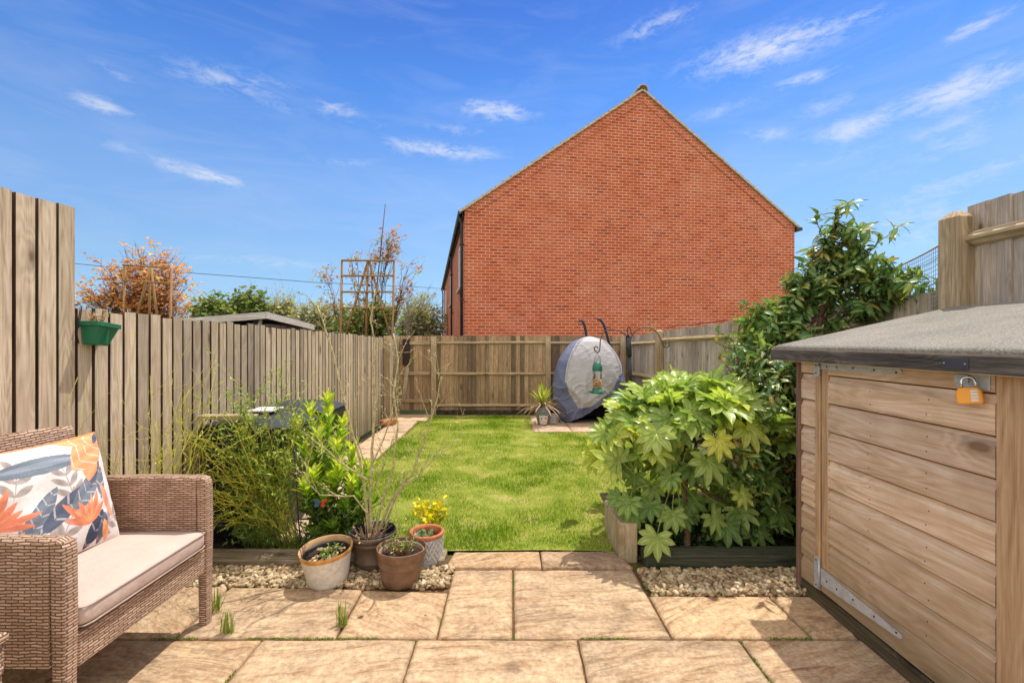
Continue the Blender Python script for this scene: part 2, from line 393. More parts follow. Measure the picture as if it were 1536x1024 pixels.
# riven sandstone slabs
def stone(name, base, sc=1.0, grey=.5):
    s = N(name); v = s.coord(island=9.0)
    warp = s.noise(s.coord((1, 1, 1), island=3.0), 2.2, 5, .6, 1.0)
    gg = s.n('ShaderNodeNewGeometry'); vr_ = s.n('ShaderNodeVectorRotate', rotation_type='Z_AXIS'); s.l(v, vr_.inputs['Vector']); s.l(s.math('MULTIPLY', s.math('SINE', s.math('MULTIPLY', gg.outputs['Random Per Island'], 40.0)), .55), vr_.inputs['Angle']); v = vr_.outputs[0]
    m1 = s.n('ShaderNodeMapping'); m1.inputs['Rotation'].default_value = (0, 0, R(-38)); m1.inputs['Scale'].default_value = (1.3, 6.5, 1); s.l(v, m1.inputs[0])
    st = s.noise(m1.outputs[0], 1.7*sc, 8, .62, 1.6)
    fine = s.noise(v, 38, 6, .72); fin2 = s.noise(v, 190, 3, .7)
    b = base
    c = s.ramp(st, [(.33, (b[0]*.56, b[1]*.48, b[2]*.42, 1)), (.43, (b[0]*.86, b[1]*.80, b[2]*.75, 1)), (.54, (*b, 1)), (.72, (b[0]*1.14, b[1]*1.14, b[2]*1.08, 1))])
    c = s.mix(s.math('MULTIPLY', s.ramp(warp, [(.45, G1(0)), (.68, G1(1))]), grey), c, (b[0]*.62, b[1]*.63, b[2]*.68, 1))
    c = s.mix(.9, c, s.ramp(fine, [(.3, G1(.55)), (.7, G1(1.25))]), 'MULTIPLY')
    sp_ = s.ramp(fin2, [(.62, G1(0)), (.70, G1(.55))]); c = s.mix(sp_, c, (.16, .10, .06, 1))
    ck = s.math('ABSOLUTE', s.math('SUBTRACT', s.noise(m1.outputs[0], 1.1*sc, 7, .6, 2.2), .5))
    c = s.mix(s.math('MULTIPLY', s.ramp(ck, [(.0, G1(1)), (.012, G1(.6)), (.03, G1(0))]), s.ramp(warp, [(.48, G1(0)), (.66, G1(.6))])), c, (b[0]*.34, b[1]*.27, b[2]*.22, 1))
    blot = s.noise(v, 11, 5, .75); c = s.mix(.6, c, s.ramp(blot, [(.35, (.80,.79,.80,1)), (.52, G1(1)), (.72, (1.16,1.12,1.06,1))]), 'MULTIPLY')
    g = s.n('ShaderNodeNewGeometry'); c = s.mix(1.0, c, s.ramp(g.outputs['Random Per Island'], [(0, (.80,.80,.84,1)), (.35, (1.02,.96,.90,1)), (.65, (.92,.90,.90,1)), (1, (1.12,1.04,.94,1))]), 'MULTIPLY')
    h = s.math('ADD', s.math('MULTIPLY', s.math('MINIMUM', ck, .05), 3.0), 0.0); h = s.math('ADD', h, s.math('MULTIPLY', st, .9)); h = s.math('ADD', h, s.math('ADD', s.math('MULTIPLY', fine, .25), s.math('MULTIPLY', fin2, .05)))
    s.bump(h, .8, .018); return s.fin(c, .85, .2)
M['slab'] = stone('riven_sandstone', (.59, .435, .275))
def slab(m, quad, z=0.0, step=.018, amp=.0032, r=.011, seed=0):
    """quad: four corners, counter-clockwise; a riven slab with worn edges"""
    a, b, c, d = [Vector((*q, 0)) for q in quad]
    nx = max(6, int((b-a).length/step)); ny = max(6, int((d-a).length/step)); off = random.random()*50
    vs = []
    for j in range(ny+1):
        for i in range(nx+1):
            u = i/nx; v = j/ny; p = a.lerp(b, u).lerp(d.lerp(c, u), v)
            q = Vector((p.x*.79+p.y*.61, -p.x*.61+p.y*.79, 0))
            h = noise.fractal(Vector((q.x*2.2, q.y*8+off, off)), .9, 2, 5)*amp
            e = min(i, nx-i, j, ny-j)
            wv = .003*noise.noise(p*14+Vector((off,0,0)))
            if e == 0: h -= r*.9; p = p+Vector((wv, wv*1.2, 0))
            elif e == 1: h -= r*.18
            vs.append((p.x, p.y, z+h))
    n0 = len(vs); m_ = [(j*(nx+1)+i, j*(nx+1)+i+1, (j+1)*(nx+1)+i+1, (j+1)*(nx+1)+i) for j in range(ny) for i in range(nx)]
    ring = [i for i in range(nx+1)]+[j*(nx+1)+nx for j in range(1, ny+1)]+[ny*(nx+1)+i for i in range(nx-1, -1, -1)]+[j*(nx+1) for j in range(ny-1, 0, -1)]
    for i in ring: vs.append((vs[i][0], vs[i][1], z-.035))
    L = len(ring); m_ += [(ring[k], n0+k, n0+(k+1)%L, ring[(k+1)%L]) for k in range(L)]
    m.add(vs, m_, 0, True)
def rq(x0, y0, x1, y1, g=.0055): return [(x0+g, y0+g), (x1-g, y0+g), (x1-g, y1-g), (x0+g, y1-g)]
m = MB()
for x0, x1 in ((-3.05,-2.14), (-2.14,-1.308), (-1.308,-.5), (-.5,.342), (.342,1.185), (1.185,2.02), (2.02,2.9)): slab(m, rq(x0, 1.56, x1, 2.383))
for x0, x1 in ((-3.0,-2.4), (-2.4,-1.62), (-1.62,-.8), (-.8,0), (0,.8), (.8,1.6), (1.6,2.4), (2.4,3.0)): slab(m, rq(x0, .74, x1, 1.55), step=.05)
for k in range(8): slab(m, rq(-3.0+k*.76, -.4, -3.0+(k+1)*.76, .73), step=.08)
for q in ([(-2.9,2.394),(-1.78,2.394),(-1.80,2.90),(-2.9,2.92)], [(-1.768,2.394),(-.935,2.394),(-.945,2.862),(-1.785,2.89)],
          [(-.915,2.394),(-.402,2.394),(-.402,2.825),(-.93,2.855)], [(-.388,2.394),(.0,2.394),(.0,3.105),(-.395,3.105)],
          [(.014,2.394),(.832,2.394),(.822,3.105),(.014,3.105)], [(.846,2.394),(1.575,2.394),(1.565,2.785),(.842,2.785)],
          [(1.59,2.394),(2.3,2.394),(2.3,2.785),(1.58,2.785)]): slab(m, q)
tag(m.build('patio', M['slab']), kind='structure')
# slab sill between patio and lawn, garden path, pad at the back
m = MB(); slab(m, [(-.46,3.12),(.20,3.12),(.20,3.355),(-.42,3.345)], .012); slab(m, [(.21,3.12),(.83,3.12),(.76,3.355),(.21,3.36)], .012)
tag(m.build('sill_pavement', stone('sill_stone', (.50,.36,.225), 1.4, .6)), kind='structure')
m = MB(); y = 3.52
for k in range(9):
    y1 = y+.6; xr = -1.50 if k == 0 else -1.74-.01*k
    xl = -1.93 if k == 0 else -2.3
    if k in (1,): xr = -1.62
    slab(m, rq(xl, y, xr, y1), .018, step=.04); y = y1+.004
slab(m, rq(-2.44, 8.78, -1.66, 9.55), .035, step=.05)
tag(m.build('path', stone('path_stone', (.64,.49,.34), 1, .3)), kind='structure')
m = MB(); slab(m, rq(.36, 7.72, 1.02, 8.55), .03, step=.04); slab(m, rq(1.02, 7.72, 1.9, 8.55), .03, step=.04); slab(m, rq(.36, 8.55, 1.02, 9.4), .03, step=.05); slab(m, rq(1.02, 8.55, 2.3, 9.4), .03, step=.05)
tag(m.build('pad_pavement', stone('pad_stone', (.64,.49,.35), 1, .25)), kind='structure')

# lawn: turf base and blades
def lawn_ok(x, y):
    xl = -1.45+(-.32)*min(1, max(0, (y-3.6)/1.9)) if y < 5.5 else -1.77-.01*(y-5.5)
    if x < xl+.02*noise.noise(Vector((0, y*6, 0))) or x > (.765 if y < 3.75 else .91 if y < 4.55 else 2.6): return False
    if y < 3.37+.015*noise.noise(Vector((x*9, 0, 0))) or y > 9.5: return False
    if x > .33 and y > 7.70: return False
    if y > 9.25: return x > -1.65
    return True
s = N('turf_base'); n_ = s.noise(s.coord(), 3.5, 5, .65); n2_ = s.noise(s.coord(), 70, 3, .6)
c = s.ramp(n_, [(.3, (.14,.20,.025,1)), (.5, (.28,.32,.05,1)), (.72, (.46,.38,.15,1))]); c = s.mix(.6, c, s.ramp(n2_, [(.3, G1(.5)), (.7, G1(1.3))]), 'MULTIPLY')
s.bump(n2_, .9, .02); turf = s.fin(c, .95, .1)
sheet('turf', -1.75, 3.36, 2.6, 9.55, .006, turf, 60, 90, lambda x, y: .012*noise.noise(Vector((x*2, y*2, 1))))
NB = 250000
yy = 3.36+(9.5-3.36)*rng.random(NB)**1.25; xx = -1.85+4.45*rng.random(NB)
keep = np.array([lawn_ok(a, b) for a, b in zip(xx, yy)]); xx = xx[keep]; yy = yy[keep]; L = len(xx)
dens = np.array([1.25*noise.noise(Vector((a*1.5, b*1.5, 5)))+.9*noise.noise(Vector((a*5, b*5, 9))) for a, b in zip(xx, yy)])
th = rng.random(L)*2*np.pi; lean = .35+.75*rng.random(L)
d = np.stack([np.cos(th)*lean, np.sin(th)*lean, np.ones(L)], 1)
n = np.stack([np.cos(th), np.sin(th), -lean*0+.2], 1)
hgt = (.013+.021*rng.random(L)**1.6)*(1+.45*np.clip(dens, -.7, 1.0))
r = np.clip(.48-.36*dens+.33*rng.standard_normal(L), 0, 1)
gmat = leafmat('grass_blades', [(0, (.12,.23,.015,1)), (.3, (.25,.39,.022,1)), (.62, (.40,.50,.04,1)), (.84, (.58,.55,.14,1)), (1, (.76,.63,.34,1))], .5, .35, .25, vein=0)
gr = leaves('grass', np.stack([xx, yy, np.full(L, .004)], 1), d, n, hgt, T_GRASS2, gmat, rnd=r, wid=1.5+yy*.15)
tag(gr, 'short green lawn grass with paler dry patches', 'grass', kind='stuff')
# gravel
def icos():
    p = (1+5**.5)/2; v = [(-1,p,0),(1,p,0),(-1,-p,0),(1,-p,0),(0,-1,p),(0,1,p),(0,-1,-p),(0,1,-p),(p,0,-1),(p,0,1),(-p,0,-1),(-p,0,1)]
    f = [(0,11,5),(0,5,1),(0,1,7),(0,7,10),(0,10,11),(1,5,9),(5,11,4),(11,10,2),(10,7,6),(7,1,8),(3,9,4),(3,4,2),(3,2,6),(3,6,8),(3,8,9),(4,9,5),(2,4,11),(6,2,10),(8,6,7),(9,8,1)]
    v = [Vector(a).normalized() for a in v]; out = list(v); ff = []; mid = {}
    def mp(a, b):
        k = (min(a,b), max(a,b))
        if k not in mid: mid[k] = len(out); out.append((out[a]+out[b]).normalized())
        return mid[k]
    for a,b,c in f:
        x,y,z = mp(a,b), mp(b,c), mp(c,a); ff += [(a,x,z),(b,y,x),(c,z,y),(x,y,z)]
    return np.array([tuple(a) for a in out]), ff
IV, IF = icos()
peb = leafmat('buff_gravel', [(0, (.20,.12,.06,1)), (.3, (.36,.26,.14,1)), (.7, (.48,.37,.22,1)), (1, (.62,.52,.36,1))], .8, 0.0, .25, vein=0)
def gravel(name, x0, y0, x1, y1, n, label, z0=-.02, hgt=.034, size=.0185):
    objs = []
    px_ = rng.uniform(x0, x1, n); py_ = rng.uniform(y0, y1, n); pz = z0+hgt*rng.random(n)
    per = 4; out = None
    V = IV*np.array([1, .72, .5])
    V = V*(1+.14*rng.standard_normal((len(V), 1)))
    th = rng.random(n)*2*np.pi; d = np.stack([np.cos(th), np.sin(th), .9*rng.standard_normal(n)*.5], 1)
    nr = np.stack([.45*rng.standard_normal(n), .45*rng.standard_normal(n), np.ones(n)], 1)
    o = leaves(name, np.stack([px_, py_, pz], 1), d, nr, size*(.55+.85*rng.random(n)), (V, IF), peb, wid=.7+.6*rng.random(n))
    return tag(o, label, 'gravel', kind='stuff')
gravel('gravel', -2.6, 2.885, -.41, 3.13, 3600, 'pale rounded gravel strip under the plant pots and beside the armchair')
gravel('gravel', .86, 2.80, 1.95, 3.10, 2000, 'pale gravel strip in front of the dark sleeper by the storage shed')
# ------------------------------------------------------------------ sleepers
M['sleeper'] = wood('old_sleeper', (.15,.11,.07,1), (.27,.21,.14,1), (.42,.34,.24,1), 'x', var=.1, moss=((.10,.13,.04,1), .35))
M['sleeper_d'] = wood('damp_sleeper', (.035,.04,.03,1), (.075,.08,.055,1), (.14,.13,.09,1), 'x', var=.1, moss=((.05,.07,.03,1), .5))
M['sleeper_y'] = wood('edge_sleeper', (.30,.23,.13,1), (.48,.38,.24,1), (.64,.54,.38,1), 'z', var=.1, moss=((.2,.2,.08,1), .3))
m = MB(); m.bbox((-2.6,3.14,-.05), (-.47,3.32,.045), .008)
tag(m.build('timber_sleeper', M['sleeper']), 'weathered grey brown sleeper edging the left gravel strip behind the pots', 'sleeper')
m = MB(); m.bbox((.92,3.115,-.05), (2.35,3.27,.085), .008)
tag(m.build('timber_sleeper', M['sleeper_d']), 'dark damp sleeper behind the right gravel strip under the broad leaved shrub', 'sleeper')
m = MB(); m.bbox((.765,3.24,-.05), (.895,3.36,.255), .008); m.bbox((.760,3.364,-.05), (.88,3.75,.25), .008)
tag(m.build('timber_sleeper', M['sleeper_y']), 'pale upright sleeper wall holding the raised bed at the lawn edge', 'sleeper')

# ------------------------------------------------------------------ fences
def boards(m, A, B, zb, zA, zB, pitch=.1, face=1, wv=.006, thick=.014, gap=None, back=True):
    """vertical feather-edge boards from A to B (xy); face = side of the line the boards stand on"""
    A = Vector((*A, 0)); B = Vector((*B, 0)); L = (B-A).length; u = (B-A)/L; nn = Vector((-u.y, u.x, 0))*face
    n = max(1, round(L/pitch)); pw = L/n
    for i in range(n):
        s0 = i*pw; s1 = (i+1)*pw-(gap if gap else -pw*.18)
        zt0 = zA+(zB-zA)*i/n+random.uniform(-wv, wv); zt1 = zA+(zB-zA)*(i+1)/n+random.uniform(-wv, wv)*.5
        zt1 = zt0+(zB-zA)/n+random.uniform(-.003, .003)
        j = random.uniform(-.002, .002)
        if gap: t0 = t1 = thick; o0 = o1 = j
        else: t0, t1 = thick, .005; o0 = j; o1 = j
        p = lambda s_, o, z: A+u*s_+nn*o+Vector((0,0,z))
        if gap:
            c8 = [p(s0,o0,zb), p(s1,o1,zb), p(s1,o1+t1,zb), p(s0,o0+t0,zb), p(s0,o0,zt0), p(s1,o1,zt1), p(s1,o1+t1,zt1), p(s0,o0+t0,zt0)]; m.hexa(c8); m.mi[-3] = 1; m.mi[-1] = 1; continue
        else:
            c8 = [p(s0,.004+o0,zb), p(s1,o1-.004,zb), p(s1,o1+t1-.004,zb), p(s0,.004+o0+t0,zb), p(s0,.004+o0,zt0), p(s1,o1-.004,zt1), p(s1,o1+t1-.004,zt1), p(s0,.004+o0+t0,zt0)]
        m.hexa(c8)
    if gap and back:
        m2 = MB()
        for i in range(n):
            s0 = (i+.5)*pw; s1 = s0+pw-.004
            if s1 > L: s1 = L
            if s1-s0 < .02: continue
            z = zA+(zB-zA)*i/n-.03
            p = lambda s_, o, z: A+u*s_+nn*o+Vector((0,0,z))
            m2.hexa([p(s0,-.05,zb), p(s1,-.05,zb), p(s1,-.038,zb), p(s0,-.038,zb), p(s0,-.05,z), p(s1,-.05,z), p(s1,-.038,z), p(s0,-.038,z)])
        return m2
def bar(m, A, B, w, h, bev=0):
    """sawn bar between two 3-D points: w across, h high"""
    A = Vector(A); B = Vector(B); u = (B-A).normalized(); n = Vector((-u.y, u.x, 0)).normalized(); k = u.cross(n)*-1
    k = Vector((0,0,1))
    c = [A-n*w/2-k*h/2, B-n*w/2-k*h/2, B+n*w/2-k*h/2, A+n*w/2-k*h/2, A-n*w/2+k*h/2, B-n*w/2+k*h/2, B+n*w/2+k*h/2, A+n*w/2+k*h/2]
    m.hexa(c)
def tri_rail(m, A, B, w=.05, h=.075, side=1):
    """arris rail: triangular section, sloping top face that catches the light"""
    A = Vector(A); B = Vector(B); u = (B-A).normalized(); n = Vector((-u.y, u.x, 0)).normalized()*side
    for_ = lambda P_: [P_+Vector((0,0,h/2)), P_+n*w+Vector((0,0,.006)), P_+n*w-Vector((0,0,.012)), P_-Vector((0,0,h/2))]
    a = for_(A); b = for_(B)
    m.add(a+b, [(0,1,5,4), (1,2,6,5), (2,3,7,6), (3,0,4,7), (3,2,1,0), (4,5,6,7)])
def post(name, x, y, z, parent, w=.1, bev=.03, rot=0, mat='post_w'):
    m = MB(); h = w/2
    v = [(-h,-h,-.05),(h,-h,-.05),(h,h,-.05),(-h,h,-.05),(-h,-h,z-bev),(h,-h,z-bev),(h,h,z-bev),(-h,h,z-bev),(-h*.35,-h*.35,z),(h*.35,-h*.35,z),(h*.35,h*.35,z),(-h*.35,h*.35,z)]
    m.add(v, [(0,3,2,1),(0,1,5,4),(1,2,6,5),(2,3,7,6),(3,0,4,7),(4,5,9,8),(5,6,10,9),(6,7,11,10),(7,4,8,11),(8,9,10,11)])
    o = m.build('post', M[mat], parent); o.location = (x, y, 0); o.rotation_euler = (0, 0, rot); return o
LX = -2.46
# left low fence, boards towards the garden
f = thing('garden_fence', 'low close board fence of sunlit vertical boards along the left side of the garden', 'fence', (LX, 5.6, 0))
def rel(mb, o):
    l = Vector(o.location); mb.v = [tuple(Vector(v)-l) for v in mb.v]; return mb
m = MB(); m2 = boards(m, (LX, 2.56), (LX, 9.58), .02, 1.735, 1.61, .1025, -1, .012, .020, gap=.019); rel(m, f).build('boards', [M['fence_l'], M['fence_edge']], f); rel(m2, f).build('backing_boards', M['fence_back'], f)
for z in (.35, 1.0, 1.5):
    m = MB(); bar(m, (LX-.075, 2.5, z), (LX-.075, 9.58, z), .04, .07); rel(m, f).build('rail', M['rail_y'], f)
o = post('post', .085, 8.70-5.6, 1.66, f, .12, .0)
f = thing('garden_fence', 'tall close board fence panel at the left edge behind the armchair', 'fence', (LX, 1.2, 0))
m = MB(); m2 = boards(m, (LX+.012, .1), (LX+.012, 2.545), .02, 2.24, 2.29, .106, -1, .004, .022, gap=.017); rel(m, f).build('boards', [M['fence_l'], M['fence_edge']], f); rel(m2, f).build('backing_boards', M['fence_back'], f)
for z in (.35, 1.0, 1.9):
    m = MB(); bar(m, (LX-.065, .1, z), (LX-.065, 2.545, z), .04, .07); rel(m, f).build('rail', M['rail_y'], f)
# back fence
YB = 9.62
f = thing('garden_fence', 'brown close board back fence with three rails below the brick gable', 'fence', (.4, YB, 0))
m = MB(); boards(m, (2.50, YB+.03), (-1.70, YB+.03), .06, 1.67, 1.67, .094, 1, .004, .016); rel(m, f).build('boards', M['fence_b'], f)
posts = [-1.645, .76, 2.33]
for z in (.20, .87, 1.52):
    for a, b in ((-1.60,.71), (.81,2.28)):
        m = MB(); tri_rail(m, (a, YB+.025, z), (b, YB+.025, z+random.uniform(-.01,.01)), .055, .07, -1); rel(m, f).build('rail', M['rail_x'], f)
for x in posts: post('post', x-.4, -.03, 1.66, f, .1, .0)
m = MB(); m.box((-1.7,YB-.02,-.05), (2.5,YB+.012,.10)); rel(m, f).build('gravel_board', plain('dark_board', (.07,.055,.045,1), .9, .1, .4), f)
# gate in the corner
f = thing('garden_gate', 'narrow wooden gate in the back left corner at the end of the path', 'gate', (-2.05, YB+.02, 0))
m = MB(); boards(m, (-1.715, YB+.03), (-2.36, YB+.03), .10, 1.665, 1.67, .094, 1, .004, .014); rel(m, f).build('boards', M['fence_b'], f)
for z in (.30, .88, 1.52):
    m = MB(); bar(m, (-2.36, YB, z), (-1.72, YB, z), .045, .07); rel(m, f).build('rail', M['rail_x'], f)
m = MB(); m.hexa([(-2.33,YB-.03,.28),(-2.25,YB-.03,.28),(-2.25,YB+0,.28),(-2.33,YB+0,.28),(-2.24,YB-.03,1.02),(-2.17,YB-.03,1.02),(-2.17,YB+0,1.02),(-2.24,YB+0,1.02)])
rel(m, f).build('brace', M['fence_l'], f)
m = MB(); m.box((-2.30,YB-.06,1.05),(-2.16,YB+.0,1.60)); rel(m, f).build('latch_box', plain('dark_stain', (.045,.03,.025,1), .7, .2), f)
post('post', -.37, -.04, 1.67, f, .09, .0)
# right fence
RA = Vector((2.90, 2.98)); RB = Vector((2.44, YB))
def rxy(d): tt = (d-RA.y)/(RB.y-RA.y); p = RA.lerp(RB, tt); return p
f = thing('garden_fence', 'grey weathered fence with rails running along the right side behind the shrubs', 'fence', (2.65, 6.3, 0))
m = MB(); a = rxy(3.06); b = rxy(5.5); c = rxy(YB)
boards(m, (a.x+.06, a.y), (b.x+.06, b.y), .03, 1.90, 1.815, .1, -1, .006); boards(m, (b.x+.06, b.y), (rxy(7.9).x+.06, 7.9), .03, 1.80, 1.73, .1, -1, .006)
boards(m, (rxy(7.9).x+.06, 7.9), (c.x+.06, c.y), .03, 1.71, 1.665, .1, -1, .006)
rel(m, f).build('boards', M['fence_r'], f)
for a_, b_, z in ((3.1,5.43,1.66),(5.53,7.86,1.60),(7.96,9.6,1.52),(3.1,5.43,1.0),(5.53,7.86,.96),(7.96,9.6,.89),(3.1,5.43,.3),(5.53,7.86,.28),(7.96,9.6,.25)):
    p = rxy(a_); q = rxy(b_); m = MB(); tri_rail(m, (p.x+.055, p.y, z+.02), (q.x+.055, q.y, z-.02), .06, .085, 1); rel(m, f).build('rail', M['rail_y'], f)
for d_, z in ((5.48, 1.83), (7.91, 1.75)): p = rxy(d_); post('post', p.x-2.65, p.y-6.3, z, f, .11, .02)
f = thing('garden_fence', 'tall fence with a chamfered post above the shed roof at the right edge', 'fence', (2.9, 1.8, 0))
post('post', 2.915-2.9, 2.985-1.8, 2.40, f, .125, .045, R(6))
m = MB(); boards(m, (2.99, .2), (2.985, 2.96), .03, 2.42, 2.43, .125, 1, .004, .016); rel(m, f).build('boards', M['fence_r'], f)
for z in (.4, 1.2, 2.21):
    m = MB(); tri_rail(m, (2.965, .2, z), (2.965, 2.92, z), .06, .10, 1); rel(m, f).build('rail', M['rail_y'], f)
# netting beyond it
m = MB(); A0 = P(1421,361,3.02); B0 = P(1300,415,4.2); nb = 46
def netp(u, v): p = A0.lerp(B0, u); p = p-Vector((0,0,.03*4*u*(1-u))); return p-Vector((0,0,v*.5))
m.tube([netp(k/nb, 0) for k in range(nb+1)], .006, 5)
for k in range(nb+1): m.tube([netp(k/nb, v/4) for v in range(5)], .0016, 3, 1, False)
for j in range(1, 17): m.tube([netp(k/12, j/16+.0*math.sin(k)) for k in range(13)], .0016, 3, 1, False)
m.tube([netp(u/10, .12+.05*math.sin(u*.9)) for u in range(11)], .0022, 4, 1, False)
o = m.build('garden_netting', [plain('old_rope', (.42,.30,.16,1), .9, .1), plain('net_cord', (.30,.33,.36,1), .7, .2)])
tag(o, 'fine mesh netting on a rope slung beyond the right fence', 'netting')
# ------------------------------------------------------------------ brick house
TH = R(10.27)
def brickmat(name):
    s = N(name); c_ = s.n('ShaderNodeTexCoord')
    wob = s.n('ShaderNodeTexNoise'); wob.inputs['Scale'].default_value = 7; s.l(c_.outputs['UV'], wob.inputs['Vector'])
    v = s.mix(.004, c_.outputs['UV'], wob.outputs['Color'], 'LINEAR_LIGHT')
    b = s.n('ShaderNodeTexBrick'); s.l(v, b.inputs['Vector'])
    b.inputs['Color1'].default_value = G1(0); b.inputs['Color2'].default_value = G1(1); b.inputs['Mortar'].default_value = G1(.5)
    b.inputs['Scale'].default_value = 1; b.inputs['Brick Width'].default_value = .212; b.inputs['Row Height'].default_value = .0785
    b.inputs['Mortar Size'].default_value = .0080; b.inputs['Mortar Smooth'].default_value = .3; b.offset = .5
    big = s.noise(c_.outputs['UV'], .55, 4, .65); fine = s.noise(c_.outputs['UV'], 60, 4, .7)
    cc = s.ramp(b.outputs['Color'], [(0, (.34,.075,.04,1)), (.10, (.46,.090,.034,1)), (.45, (.49,.110,.042,1)), (.85, (.57,.138,.055,1)), (1, (.52,.14,.075,1))])
    cc = s.mix(.65, cc, s.ramp(fine, [(.3, G1(.68)), (.72, G1(1.25))]), 'MULTIPLY')
    cc = s.mix(s.math('MULTIPLY', s.ramp(big, [(.48, G1(0)), (.70, G1(1))]), .22), cc, (.66,.30,.19,1))
    mo = s.ramp(s.noise(c_.outputs['UV'], 2.3, 4, .6), [(.35, (.66,.36,.24,1)), (.65, (.86,.56,.40,1))])
    cc = s.mix(b.outputs['Fac'], cc, mo)
    inv = s.math('SUBTRACT', 1.0, b.outputs['Fac']); s.bump(s.math('ADD', inv, s.math('MULTIPLY', fine, .3)), .6, .012)
    return s.fin(cc, .88, .15)
M['brick'] = brickmat('red_brick')
M['tile'] = plain('roof_tile', (.56,.45,.32,1), .85, .2, .25, 14, bump=.4)
H = thing('brick_house', 'red brick house with a blank gable wall rising behind the back fence', 'house', (-1.196, 11.5, 0), (0,0,TH))
W_, EV, PK, LN = 9.54, 4.86, 8.32, 17.0
xm = 4.80
m = MB(); vs = [(0,0,-.3),(W_,0,-.3),(W_,0,EV+.02),(xm,0,PK),(0,0,EV)]
vb = [(x,.28,z) for x,y,z in vs]
m.add(vs+vb, [(0,1,2,3,4),(9,8,7,6,5),(0,5,6,1),(1,6,7,2),(2,7,8,3),(3,8,9,4),(4,9,5,0)]); m.build('gable_wall', M['brick'], H, uvbox=True)
m = MB(); m.box((.003,.283,-.3),(.28,LN,EV-.06)); m.build('side_wall', M['brick'], H, uvbox=True)
m = MB(); m.box((W_-.28,.283,-.3),(W_-.003,LN,EV-.06)); m.box((.003,LN+.003,-.3),(W_,LN+.28,EV-.06)); m.build('rear_wall', M['brick'], H, uvbox=True)
# raking soldier course under the verge
def rake(m, sgn, o0, o1, y0, y1, x0=0.0, x1=None):
    """strip along the slope between perpendicular offsets o0,o1 measured down from the wall's rake line"""
    ex = 0.0 if sgn < 0 else W_; ez = EV if sgn < 0 else EV+.02
    a = Vector((ex, 0, ez)); b = Vector((xm, 0, PK)); u = (b-a).normalized(); n = Vector((-u.z, 0, u.x)); n = n if n.z > 0 else -n
    return a, b, u, n
for sgn in (-1, 1):
    a, b, u, n = rake(m, sgn, 0, 0, 0, 0); Ls = (b-a).length
    m = MB(); k = 0; st = .075
    p0 = a-n*.225; p1 = b-Vector((0,0,.225/n.z))
    vs = [a-n*.0+Vector((0,-.02,0)), b+Vector((0,-.02,0)), p1+Vector((0,-.02,0)), a-n*.215+u*.2+Vector((0,-.02,0))]
    vs = vs+[v+Vector((0,.05,0)) for v in vs]
    m.hexa([vs[3],vs[2],vs[6],vs[7],vs[0],vs[1],vs[5],vs[4]])
    m.build('raking_brick_course', M['brick'], H, uvbox=True)
    # verge: stepped tile edges with mortar
    m = MB(); nt = 26; ov = .16; A0 = a-u*ov
    tot = Ls+ov
    for i in range(nt):
        s0 = A0+u*(tot*i/nt); s1 = A0+u*(tot*(i+1)/nt+(.03 if i < nt-1 else 0))
        lo, hi = .012, .062; tl = .022
        c8 = [s0+n*lo, s1+n*(lo-.016), s1+n*(lo-.016), s0+n*lo, s0+n*(hi+tl*.4), s1+n*(hi-.016), s1+n*(hi-.016), s0+n*(hi+tl*.4)]
        yy0, yy1 = -.075+random.uniform(-.006,.006), .15
        c8 = [Vector((c.x, yy0 if q in (0,1,4,5) else yy1, c.z)) for q, c in enumerate(c8)]
        m.hexa(c8)
    m.build('verge', M['tile'], H)
    m = MB(); a2 = A0+n*.02; b2 = b+n*.02
    m.hexa([Vector((a2.x,.155,a2.z)),Vector((b2.x,.155,b2.z)),Vector((b2.x,LN+.3,b2.z)),Vector((a2.x,LN+.3,a2.z)),Vector((a2.x,.155,a2.z+.09)),Vector((b2.x,.155,b2.z+.09)),Vector((b2.x,LN+.3,b2.z+.09)),Vector((a2.x,LN+.3,a2.z+.09))])
    m.build('roof_slope', M['tile'], H)
m = MB()
for i in range(38):
    y0 = -.09+i*.46; pts = []
    ring = [Vector((xm+math.cos(q)*.15, 0, PK+.03+math.sin(q)*.13)) for q in [math.pi*k/7 for k in range(8)]]
    inner = [Vector((xm+math.cos(q)*.125, 0, PK+.03+math.sin(q)*.105)) for q in [math.pi*k/7 for k in range(8)]]
    V_ = [Vector((p.x,y0,p.z)) for p in ring]+[Vector((p.x,y0+.45,p.z)) for p in ring]+[Vector((p.x,y0,p.z)) for p in inner]
    m.add(V_, [(k,k+1,9+k,8+k) for k in range(7)]+[(k,16+k,17+k,k+1) for k in range(7)])
m.build('ridge_tiles', M['tile'], H)
m = MB(); m.box((-.065,-.07,EV-.15),(-.055,LN+.2,EV-.05)); m.box((-.054,-.045,EV-.15),(-.002,LN+.2,EV-.14)); m.build('fascia', M['black'], H)
m = MB()
prof = [(-.125+.05*math.cos(q), EV-.07+.055*math.sin(q)) for q in [math.pi+math.pi*k/8 for k in range(9)]]
V_ = [(x,-.10,z) for x,z in prof]+[(x,LN+.3,z) for x,z in prof]; m.add(V_, [(k,k+1,10+k,9+k) for k in range(8)]+[tuple(range(9))], 0, True); m.build('gutter', M['black'], H)
m = MB(); m.box((W_+.0,-.075,EV-.10),(W_+.20,.2,EV-.02)); m.build('eave_box', M['black'], H)
for k, (yy_, zz) in enumerate(((.10, EV), (5.5, EV), (LN-.2, EV))):
    m = MB(); m.tube([(-.12,yy_,EV-.12),(-.115,yy_,EV-.20),(-.07,yy_,EV-.32),(-.07,yy_,EV-.4),(-.07,yy_,-.1)], .036, 10)
    for z in (1.2, 2.6, 4.0): m.box((-.125,yy_-.05,z),(-.002,yy_+.05,z+.03))
    m.build('downpipe', M['black'], H)
M['upvc'] = plain('white_frame', (.78,.78,.76,1), .35, .5, .03)
